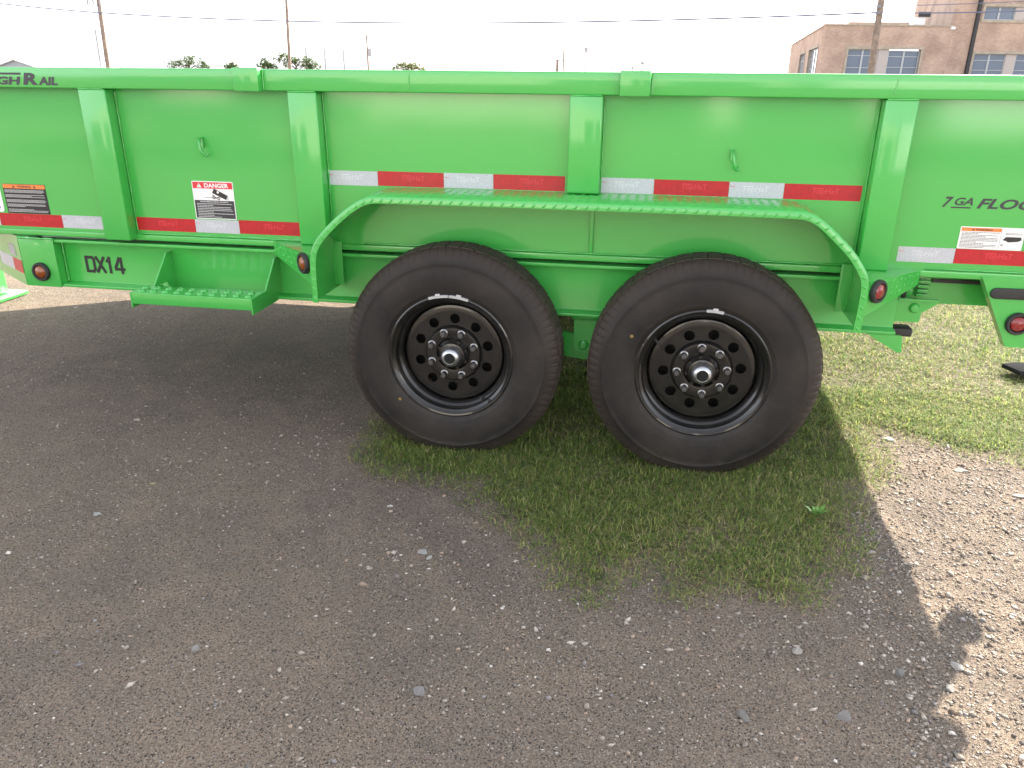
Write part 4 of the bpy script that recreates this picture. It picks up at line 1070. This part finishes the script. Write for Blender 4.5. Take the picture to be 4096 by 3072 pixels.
# poles in the middle distance
k = 1.4
far_pole(-10.44, 95, 5.54, k, 0.10, 'dark pole standing beyond the middle of the trailer')
p6, t6 = far_pole(-11.14, 95, 3.01, k, 0.2, 'short stout dark pole beside a taller one', group='small distant posts')
a, b = far(-11.79, 95, 2.93, k), far(-10.3, 95, 2.89, k); Geo().tube([tuple(a), tuple(b)], 0.06, 6).obj('cross_arm', M['wood_pole'], p6)
def yard_lamp(x, z, k, label, tri=0.5):
    e, t = far_pole(x, 120, z - 0.3, k, 0.13, label, 'lamp', 'distant lamp posts', 'pole_grey', 'lamp_post')
    g = Geo().lathe([(0.001, -0.9 * tri), (0.25 * tri, -0.75 * tri), (0.62 * tri, 0.75 * tri), (0.55 * tri, 0.9 * tri), (0.001, 0.9 * tri)], 12)
    pydata('lamp_head', [(v[0] + t.x, v[2] + t.y, v[1] + t.z + 0.4 * tri) for v in g.v], g.f, M['pole_grey'], e)
k = 1.6
yard_lamp(-10.02, 4.75, k, 'tall lamp post with cone head, tallest of the distant lamps', 0.8)
yard_lamp(-6.15, 2.55, k, 'small distant lamp post with cone head left of the stake pocket')
yard_lamp(-1.95, 3.2, k, 'left lamp of a close pair above the right stake pocket')
yard_lamp(-1.70, 3.05, k, 'right lamp of a close pair above the right stake pocket')
yard_lamp(-3.2, 2.5, k, 'lowest distant lamp above the right stake pocket')
far_pole(7.9, 120, 2.85, k, 0.06, 'thin leaning distant post, taller of two', 'post', 'small distant posts', 'pole_grey', 'steel_post')
far_pole(8.76, 120, 2.36, k, 0.06, 'thin distant post, shorter of two', 'post', 'small distant posts', 'pole_grey', 'steel_post')
far_pole(-24.1, 120, 4.07, k, 0.08, 'thin distant post right of the yellow-green bush', 'post', 'small distant posts', 'pole_grey', 'steel_post')
far_pole(-16.4, 120, 2.5, k, 0.07, 'tiny distant post left of the stout dark pole', 'post', 'small distant posts', 'pole_grey', 'steel_post')

# overhead wires
def wire(pts, r, label):
    P = np.array(pts, float); t = np.linspace(0, 1, len(P)); s = np.linspace(0, 1, 60)
    c = [np.polyfit(t, P[:, i], min(3, len(P) - 1)) for i in range(3)]
    q = [tuple(np.polyval(c[i], x) for i in range(3)) for x in s]
    tag(Geo().tube(q, r, 6).obj('overhead_wire', M['wire']), label, 'wire', 'overhead wires')
def span(a, b, sag, n=9):
    a, b = Vector(a), Vector(b)
    return [tuple(a.lerp(b, t) - Vector((0, 0, 4 * sag * t * (1 - t)))) for t in np.linspace(0, 1, n)]
A1, B1 = (-35.55, 47.8, 4.83), (9.48, 35.8, 3.86)
A2, B2 = (-35.50, 47.8, 5.25), (9.44, 35.8, 4.12)
wire(span(A1, B1, 0.50), 0.042, 'thick sagging overhead cable crossing the sky between two poles')
wire(span(A2, B2, 0.36), 0.017, 'thin overhead wire above the thick cable between two poles')
wire(span((-60, 52, 7.5), A1, 0.25), 0.042, 'thick overhead cable leaving the leftmost pole towards the left')
wire(span((-60, 52, 7.3), A2, 0.1), 0.022, 'thin overhead wire leaving the leftmost pole towards the left')
wire(span(B1, (19.0, 18, 1.9 + 1.6), 0.28), 0.024, 'thick cable passing in front of the brick building')
wire(span(B2, (19.0, 18, 2.2 + 1.6), 0.25), 0.014, 'thin wire passing in front of the brick building above the cable')

# trees
M['leaf_dark'] = attr_material('tree_leaf', 0.75, translucent=0.3)
def tree(loc, height, lobes, label, colours, seed, n=2600, leaf=0.34):
    r = np.random.default_rng(seed)
    e = tag(empty('tree', loc), label, 'tree', 'trees on the skyline')
    base = Vector(loc)
    g = Geo(); top = base + Vector((r.normal(0, 0.3), 0, height * 0.62))
    g.tube([tuple(base), tuple(base.lerp(top, 0.5) + Vector((0.15, 0, 0))), tuple(top)], [0.32, 0.22, 0.12], 8)
    for (lx, ly, lz, lr) in lobes:
        q = base + Vector((lx, ly, lz)); mid = base.lerp(top, r.uniform(0.35, 0.8))
        g.tube([tuple(mid), tuple(mid.lerp(q, 0.5) + Vector((0, 0, 0.25))), tuple(q)], [0.12, 0.08, 0.03], 6)
    g.obj('trunk', M['bark'], e)
    w = np.array([l[3] ** 2 for l in lobes]); idx = r.choice(len(lobes), n, p=w / w.sum()); L = np.array(lobes)[idx]
    # leaves gather in small sprays round each lobe
    k = 26; spray = r.normal(size=(len(lobes), k, 3)); spray /= np.linalg.norm(spray, axis=2, keepdims=True); spray *= r.uniform(0.45, 1.0, (len(lobes), k, 1))
    sp = spray[idx, r.integers(0, k, n)]
    c = L[:, :3] + sp * L[:, 3:4] * np.array([1, 1, 0.8]) + r.normal(0, 0.16, (n, 3)) * L[:, 3:4]
    u = r.normal(size=(n, 3)); u /= np.linalg.norm(u, axis=1, keepdims=True); v = np.cross(u, r.normal(size=(n, 3))); v /= np.linalg.norm(v, axis=1, keepdims=True)
    s = leaf * r.uniform(0.5, 1.2, (n, 1))
    V = np.stack([c - u * s * 0.5, c + v * s * 0.3, c + u * s * 0.5, c - v * s * 0.3], 1)
    F = np.arange(4 * n).reshape(n, 4)
    pal = np.array(colours); tint = pal[r.integers(0, len(pal), n)] * r.uniform(0.7, 1.3, (n, 1))
    V = V.reshape(-1, 3) + np.array(loc); V0 = np.array(loc)
    me = tinted_mesh('crown', V - V0, F, np.repeat(tint, 4, 0), M['leaf_dark'])
    mesh_obj('crown', me, e, loc)
    return e
DG = [(0.06, 0.10, 0.03), (0.04, 0.08, 0.03), (0.10, 0.14, 0.04)]
YG = [(0.14, 0.16, 0.035), (0.10, 0.13, 0.035), (0.19, 0.19, 0.05)]
def tree_at(x, yt, k, zt, lobes, label, col, seed, **kw):
    b = far(x, yt, 1.5, k); zt_ = far(x, yt, zt, k).z
    tree((b.x, b.y, 0), zt_, lobes, label, col, seed, **kw)
# lobes: x, y, z, radius about the base
k = 1.7
tree_at(-67.3, 110, k, 3.7, [(-4.6, 0, 3.0, 1.6), (-3.0, 0.5, 3.3, 1.5), (0.3, 0, 4.0, 1.55), (1.6, -0.5, 4.1, 1.5), (3.4, 0, 3.2, 1.6), (-1.2, 0.5, 3.0, 1.6), (5.2, 0, 2.4, 1.2), (4.4, 0, 2.9, 1.0)], 'broad dark tree showing two humps above the rail, leftmost tree', DG, 1)
tree_at(-65.9, 120, k, 2.8, [(-1.2, 0, 2.8, 0.9), (0.2, 0, 3.1, 1.0), (1.3, 0, 2.7, 0.9), (0, 0, 2.2, 1.2)], 'small round tree top alone between two larger trees', DG, 2, n=1400)
tree_at(-52.6, 105, k, 3.4, [(-1.4, 0, 2.8, 1.1), (-0.2, 0, 3.7, 1.1), (0.9, 0, 3.1, 1.1), (2.0, 0, 2.5, 1.0), (0, 0, 2.4, 1.5)], 'small dark tree left of the slim pegged pole', DG, 3, n=1800)
tree_at(-48.2, 105, k, 4.0, [(-4.2, 0, 4.4, 1.3), (-3.0, 0.4, 5.0, 1.2), (-1.6, 0, 4.4, 1.2), (-2.4, 0, 3.2, 1.3), (0.6, 0, 3.6, 1.2), (2.2, 0, 4.0, 1.5), (3.8, 0, 3.4, 1.4), (5.2, 0, 2.7, 1.2), (2.8, 0, 2.6, 1.6), (-0.4, 0, 3.9, 0.8)], 'wide spreading tree behind the slim pegged pole, largest tree', DG + [(0.13, 0.16, 0.05)], 4, n=3600)
tree_at(-33.9, 110, k, 2.9, [(-3.2, 0, 2.4, 1.0), (-2.0, 0, 3.0, 1.0), (-1.0, 0, 3.5, 0.8), (0.2, 0, 2.9, 1.1), (1.6, 0, 3.0, 1.0), (2.8, 0, 2.7, 1.1), (3.8, 0, 2.3, 0.9), (0, 0, 2.2, 1.5)], 'yellow-green bushy tree above the centre of the rail', YG, 5, n=2200)

# gabled shed far left
M['shed_wall'] = material('pale_sheet_metal', (0.30, 0.33, 0.36), 0.6); M['shed_roof'] = material('white_sheet_roof', (0.75, 0.75, 0.75), 0.5)
k = 1.3
a, pk, b = far(-63.28, 70, 1.73, k), far(-61.42, 70, 2.24, k), far(-59.57, 70, 1.57, k)
sh = tag(empty('metal_shed', (pk.x, pk.y, 0)), 'low metal shed with shallow gabled roof at the far left', 'shed')
x0, x1 = pk.x - 3.6, pk.x + 3.6; ze = pk.z - 1.05
Geo().prism([(x0, 0), (x1, 0), (x1, ze), (pk.x, pk.z), (x0, ze)], 1, pk.y, pk.y + 16).obj('wall', M['shed_wall'], sh, smooth=None)
for s in (-1, 1):
    xe = pk.x + s * 4.0; zee = pk.z - 1.05 * 4.0 / 3.6
    v = [(pk.x, pk.y - 0.4, pk.z + 0.02), (xe, pk.y - 0.4, zee + 0.02), (xe, pk.y + 16.4, zee + 0.02), (pk.x, pk.y + 16.4, pk.z + 0.02)]
    v += [(q[0], q[1], q[2] + 0.08) for q in v]
    pydata('roof', v, [(0, 1, 2, 3), (7, 6, 5, 4), (0, 4, 5, 1), (1, 5, 6, 2), (2, 6, 7, 3), (3, 7, 4, 0)], M['shed_roof'], sh, smooth=None)

# brick building at right
def brick_material():
    m = bpy.data.materials.new('tan_red_brick'); m.use_nodes = True
    n, l = m.node_tree.nodes, m.node_tree.links; b = n['Principled BSDF']
    tc = n.new('ShaderNodeTexCoord'); mp = n.new('ShaderNodeMapping'); mp.inputs['Rotation'].default_value = (math.radians(90), 0, 0)
    l.new(tc.outputs['Object'], mp.inputs['Vector'])
    sp = n.new('ShaderNodeSeparateXYZ'); l.new(tc.outputs['Object'], sp.inputs[0])
    ad = n.new('ShaderNodeMath'); ad.operation = 'ADD'; l.new(sp.outputs[0], ad.inputs[0]); l.new(sp.outputs[1], ad.inputs[1])
    cb = n.new('ShaderNodeCombineXYZ'); l.new(ad.outputs[0], cb.inputs[0]); l.new(sp.outputs[2], cb.inputs[1])
    t = n.new('ShaderNodeTexBrick'); t.inputs['Scale'].default_value = 1.0; t.inputs['Brick Width'].default_value = 0.22; t.inputs['Row Height'].default_value = 0.075
    t.inputs['Mortar Size'].default_value = 0.008; t.inputs['Color1'].default_value = (0.50, 0.32, 0.235, 1); t.inputs['Color2'].default_value = (0.58, 0.42, 0.32, 1); t.inputs['Mortar'].default_value = (0.55, 0.46, 0.39, 1)
    l.new(cb.outputs[0], t.inputs['Vector'])
    nz = n.new('ShaderNodeTexNoise'); nz.inputs['Scale'].default_value = 0.7; nz.inputs['Detail'].default_value = 5
    l.new(tc.outputs['Object'], nz.inputs['Vector'])
    mx = n.new('ShaderNodeMix'); mx.data_type = 'RGBA'; mx.blend_type = 'MULTIPLY'; mx.inputs[7].default_value = (0.72, 0.70, 0.70, 1)
    r = n.new('ShaderNodeMapRange'); r.inputs[1].default_value = 0.4; r.inputs[2].default_value = 0.65; l.new(nz.outputs['Fac'], r.inputs[0])
    l.new(r.outputs[0], mx.inputs[0]); l.new(t.outputs['Color'], mx.inputs[6]); l.new(mx.outputs[2], b.inputs['Base Color'])
    b.inputs['Roughness'].default_value = 0.9
    bn = n.new('ShaderNodeBump'); bn.inputs['Distance'].default_value = 0.01; l.new(t.outputs['Fac'], bn.inputs['Height']); bn.invert = True; l.new(bn.outputs[0], b.inputs['Normal'])
    return m
M['brick'] = brick_material()
M['stone_trim'] = material('cast_stone_trim', (0.42, 0.36, 0.28), 0.85, noise=(3, (0.33, 0.28, 0.22), 0.4, 0.65))
M['glass'] = material('window_glass', (0.13, 0.165, 0.22), 0.12, spec=0.6)
M['steel_sash'] = material('pale_steel_sash', (0.42, 0.44, 0.45), 0.5)
M['infill'] = material('window_infill_panel', (0.45, 0.40, 0.37), 0.8)
C0 = Vector((11.014, 55.0, 0)); az = math.radians(76); D = Vector((math.sin(az), math.cos(az), 0)); NI = Vector((-D.y, D.x, 0))   # NI points into the building
DL = Vector((3.369, 37.312, 0)).normalized(); NL = Vector((DL.y, -DL.x, 0))                                                         # inwards from the side face
bd = tag(empty('brick_building', tuple(C0)), 'tan brick building with steel windows at the right', 'building')
def bbox(name, s0, s1, t0, t1, z0, z1, mat, parent=bd, O=C0, d=D, n=NI):
    v = [tuple(O + d * s + n * t + Vector((0, 0, z))) for z in (z0, z1) for s, t in ((s0, t0), (s1, t0), (s1, t1), (s0, t1))]
    return pydata(name, v, [(0, 3, 2, 1), (4, 5, 6, 7), (0, 1, 5, 4), (1, 2, 6, 5), (2, 3, 7, 6), (3, 0, 4, 7)], mat, parent, smooth=None)
def front_wall(z0, z1, s0, s1, holes, name='wall', O=C0, d=D, n=NI, thick=0.35):
    """wall with openings left out: cut into blocks round the holes"""
    ss = sorted({s0, s1, *[h[0] for h in holes], *[h[1] for h in holes]}); zs = sorted({z0, z1, *[h[2] for h in holes], *[h[3] for h in holes]})
    g = Geo()
    for a, b in zip(ss, ss[1:]):
        for c, e in zip(zs, zs[1:]):
            if any(h[0] <= a and b <= h[1] and h[2] <= c and e <= h[3] for h in holes): continue
            v = [tuple(O + d * s + n * t + Vector((0, 0, z))) for z in (c, e) for s, t in ((a, 0), (b, 0), (b, thick), (a, thick))]
            g.add(v, [(0, 3, 2, 1), (4, 5, 6, 7), (0, 1, 5, 4), (1, 2, 6, 5), (2, 3, 7, 6), (3, 0, 4, 7)])
    me = bpy.data.meshes.new(name); vv = np.array(g.v); c = vv.mean(0); me.from_pydata((vv - c).tolist(), [], g.f)
    bm = bmesh.new(); bm.from_mesh(me); bmesh.ops.remove_doubles(bm, verts=bm.verts, dist=0.001)
    # drop the faces shared by neighbouring blocks
    seen = {}
    for f in bm.faces: seen.setdefault(tuple(sorted(v.index for v in f.verts)), []).append(f)
    bm.verts.index_update(); seen = {}
    for f in bm.faces: seen.setdefault(tuple(sorted(v.index for v in f.verts)), []).append(f)
    dup = [f for L in seen.values() if len(L) > 1 for f in L]
    bmesh.ops.delete(bm, geom=dup, context='FACES'); bmesh.ops.recalc_face_normals(bm, faces=bm.faces)
    bm.to_mesh(me); bm.free(); finish(me, M['brick'], None)
    return mesh_obj(name, me, bd, tuple(c))
def window(s0, s1, z0, z1, rows, O=C0, d=D, n=NI, cols=2):
    w = bbox('window', s0 + 0.004, s1 - 0.004, 0.16, 0.20, z0 + 0.004, z1 - 0.004, M['glass'], bd, O, d, n)
    fr = 0.05
    for a, b, c, e in ((s0 + 0.004, s1 - 0.004, z0 + 0.004, z0 + fr), (s0 + 0.004, s1 - 0.004, z1 - fr, z1 - 0.004), (s0 + 0.004, s0 + fr, z0 + fr, z1 - fr), (s1 - fr, s1 - 0.004, z0 + fr, z1 - fr)):
        bbox('frame', a, b, 0.12, 0.158, c, e, M['steel_sash'], w, O, d, n)
    for q in range(1, cols):
        sm = s0 + (s1 - s0) * q / cols; bbox('mullion', sm - 0.06, sm + 0.06, 0.11, 0.156, z0 + fr, z1 - fr, M['steel_sash'], w, O, d, n)
    for q in rows: bbox('glazing_bar', s0 + fr, s1 - fr, 0.13, 0.157, q - 0.018, q + 0.018, M['steel_sash'], w, O, d, n)
    return w
def surround(s0, s1, z0, z1, O=C0, d=D, n=NI, w=0.16):
    bbox('lintel', s0 - w, s1 + w, -0.05, 0.10, z1, z1 + w, M['stone_trim'], bd, O, d, n)
    bbox('sill', s0 - w, s1 + w, -0.07, 0.10, z0 - w, z0, M['stone_trim'], bd, O, d, n)
    for a, b in ((s0 - w, s0), (s1, s1 + w)): bbox('jamb', a, b, -0.045, 0.10, z0, z1, M['stone_trim'], bd, O, d, n)
ZB = 0.8
holes = [(1.70, 6.62, ZB, 3.05), (10.32, 18.0, ZB, 2.85)]
front_wall(0, 4.44, 0, 8.5, [holes[0]])
front_wall(0, 9.5, 8.5, 24, [holes[1], (10.42, 15.2, 4.88, 5.66)])
bbox('parapet_cap', -0.05, 8.5, -0.06, 0.42, 4.44, 4.53, M['stone_trim'])
bbox('raised_parapet', 1.57, 5.5, 0.02, 0.36, 4.5305, 4.66, M['brick'])
window(1.70, 3.80, ZB, 3.05, (2.66, 1.93, 1.3)); window(4.50, 6.62, ZB, 3.0, (2.62, 1.97, 1.3)); bbox('infill_panel', 3.80, 4.50, 0.06, 0.20, ZB, 3.05, M['infill']); surround(1.70, 6.62, ZB, 3.05)
bbox('infill_panel', 6.62 - 0.0, 6.625, 0.06, 0.2, ZB, 3.05, M['infill'])
window(10.32, 12.58, ZB, 2.85, (2.45, 1.85, 1.3)); bbox('infill_panel', 12.58, 13.30, 0.06, 0.20, ZB, 2.85, M['infill']); window(13.30, 15.6, ZB, 2.85, (2.45, 1.85, 1.3)); bbox('infill_panel', 15.6, 18.0, 0.06, 0.20, ZB, 2.85, M['infill']); surround(10.32, 18.0, ZB, 2.85)
window(10.42, 12.55, 4.88, 5.66, ()); bbox('infill_panel', 12.55, 13.2, 0.06, 0.2, 4.88, 5.66, M['infill']); window(13.2, 15.2, 4.88, 5.66, ()); surround(10.42, 15.2, 4.88, 5.66)
# side face running back, and the block behind
SH = [(3.3, 10.9, ZB, 3.25), (14.6, 20.4, ZB, 3.15)]
front_wall(0, 4.44, 0.36, 37, SH, 'wall', C0, DL, NL)
for a, b, c, e in SH:
    window(a, b, c, e, (2.6, 1.9), C0, DL, NL, 4); surround(a, b, c, e, C0, DL, NL)
bbox('parapet_cap', 0.43, 37, -0.06, 0.42, 4.44, 4.53, M['stone_trim'], bd, C0, DL, NL)
ra, rb = C0 + D * 0.6 + NI * 0.4, C0 + D * 8.5 + NI * 0.4
Geo().prism([(ra.x, ra.y), (rb.x, rb.y), ((rb + DL * 14).x, (rb + DL * 14).y), ((ra + DL * 14).x, (ra + DL * 14).y)], 2, 4.1, 4.2).obj('roof', M['shed_wall'], bd, smooth=None)
# taller block's side wall
O2 = C0 + D * 8.5; P2 = C0 + D * 8.5 + (DL * 9.0)
bbox('wall', 0.36, 14, 0.0, 0.35, 4.2, 9.5, M['brick'], bd, O2, DL, NL)
bbox('down_pipe', 9.86, 10.08, -0.16, -0.001, 0, 9.4, M['dark'])
bbox('wall_lamp', 8.3, 8.56, -0.18, -0.002, 4.28, 4.44, M['white'])
ac = tag(bbox('cooling_unit', 6.3, 7.1, 1.0, 1.9, 4.2, 5.05, M['white'], None), 'white cooling unit standing on the brick wing roof', 'cooler')
bbox('louvre_hood', 6.55, 7.35, 0.9, 0.995, 5.06, 5.36, M['dark'], ac)
an = Geo().tube([tuple(C0 + D * 4.85 + NI * 1 + Vector((0, 0, 4.2))), tuple(C0 + D * 4.9 + NI * 1 + Vector((0, 0, 8.0)))], 0.025, 6).obj('antenna_mast', M['pole_grey']); tag(an, 'thin antenna mast on the brick wing roof', 'antenna')

# ------------------------------------------------------------------ made-up things behind the viewpoint, added for the paint to reflect
M['siding'] = material('cream_sheet_siding', (0.60, 0.57, 0.50), 0.6); M['door_dark'] = material('dark_door', (0.06, 0.06, 0.065), 0.5)
sb = tag(empty('added_workshop', (-3, -22, 0)), 'made-up cream sheet metal shop added to reflect in the green paint', 'building')
Geo().prism([(-22, 0), (10, 0), (10, 3.6), (-6, 5.4), (-22, 3.6)], 1, -34, -22).obj('wall', M['siding'], sb, smooth=None)
for a in (-19, -13, -1.5, 3.0): box('overhead_door', a, a + 3.6, -21.99, -21.9, 0.02, 3.1, M['door_dark'], sb)
ct = tag(empty('added_cargo_trailer', (7.5, -9.5, 0)), 'made-up white enclosed cargo trailer added to reflect in the green paint', 'trailer')
box('body', 4.6, 10.6, -12, -9.5, 0.55, 2.6, M['white'], ct, bevel=0.05)
for x in (7.2, 8.1):
    g = Geo().lathe([(0.2, 0.0), (0.34, 0.0), (0.36, 0.03), (0.36, 0.2), (0.2, 0.2)], 28); pydata('wheel', g.v, g.f, M['tyre'], ct, (x, -9.68, 0.362), (0, 0, 0))
bt = tag(empty('added_dark_trailer', (-4.5, -8.0, 0)), 'made-up dark grey flatbed trailer added to reflect in the left green panels', 'trailer')
box('deck', -9.5, -4.2, -10.4, -8.0, 0.62, 0.86, M['door_dark'], bt, bevel=0.02)
box('headboard', -9.5, -9.38, -10.3, -8.1, 0.861, 1.9, M['door_dark'], bt, bevel=0.01)
for x in (-9.2, -7.9, -6.6, -5.3): box('stake', x, x + 0.1, -8.12, -8.02, 0.861, 1.55, M['door_dark'], bt)
for x in (-6.3, -5.4):
    g = Geo().lathe([(0.2, 0.0), (0.34, 0.0), (0.36, 0.03), (0.36, 0.2), (0.2, 0.2)], 28); pydata('wheel', g.v, g.f, M['tyre'], bt, (x, -8.25, 0.362), (0, 0, 0))
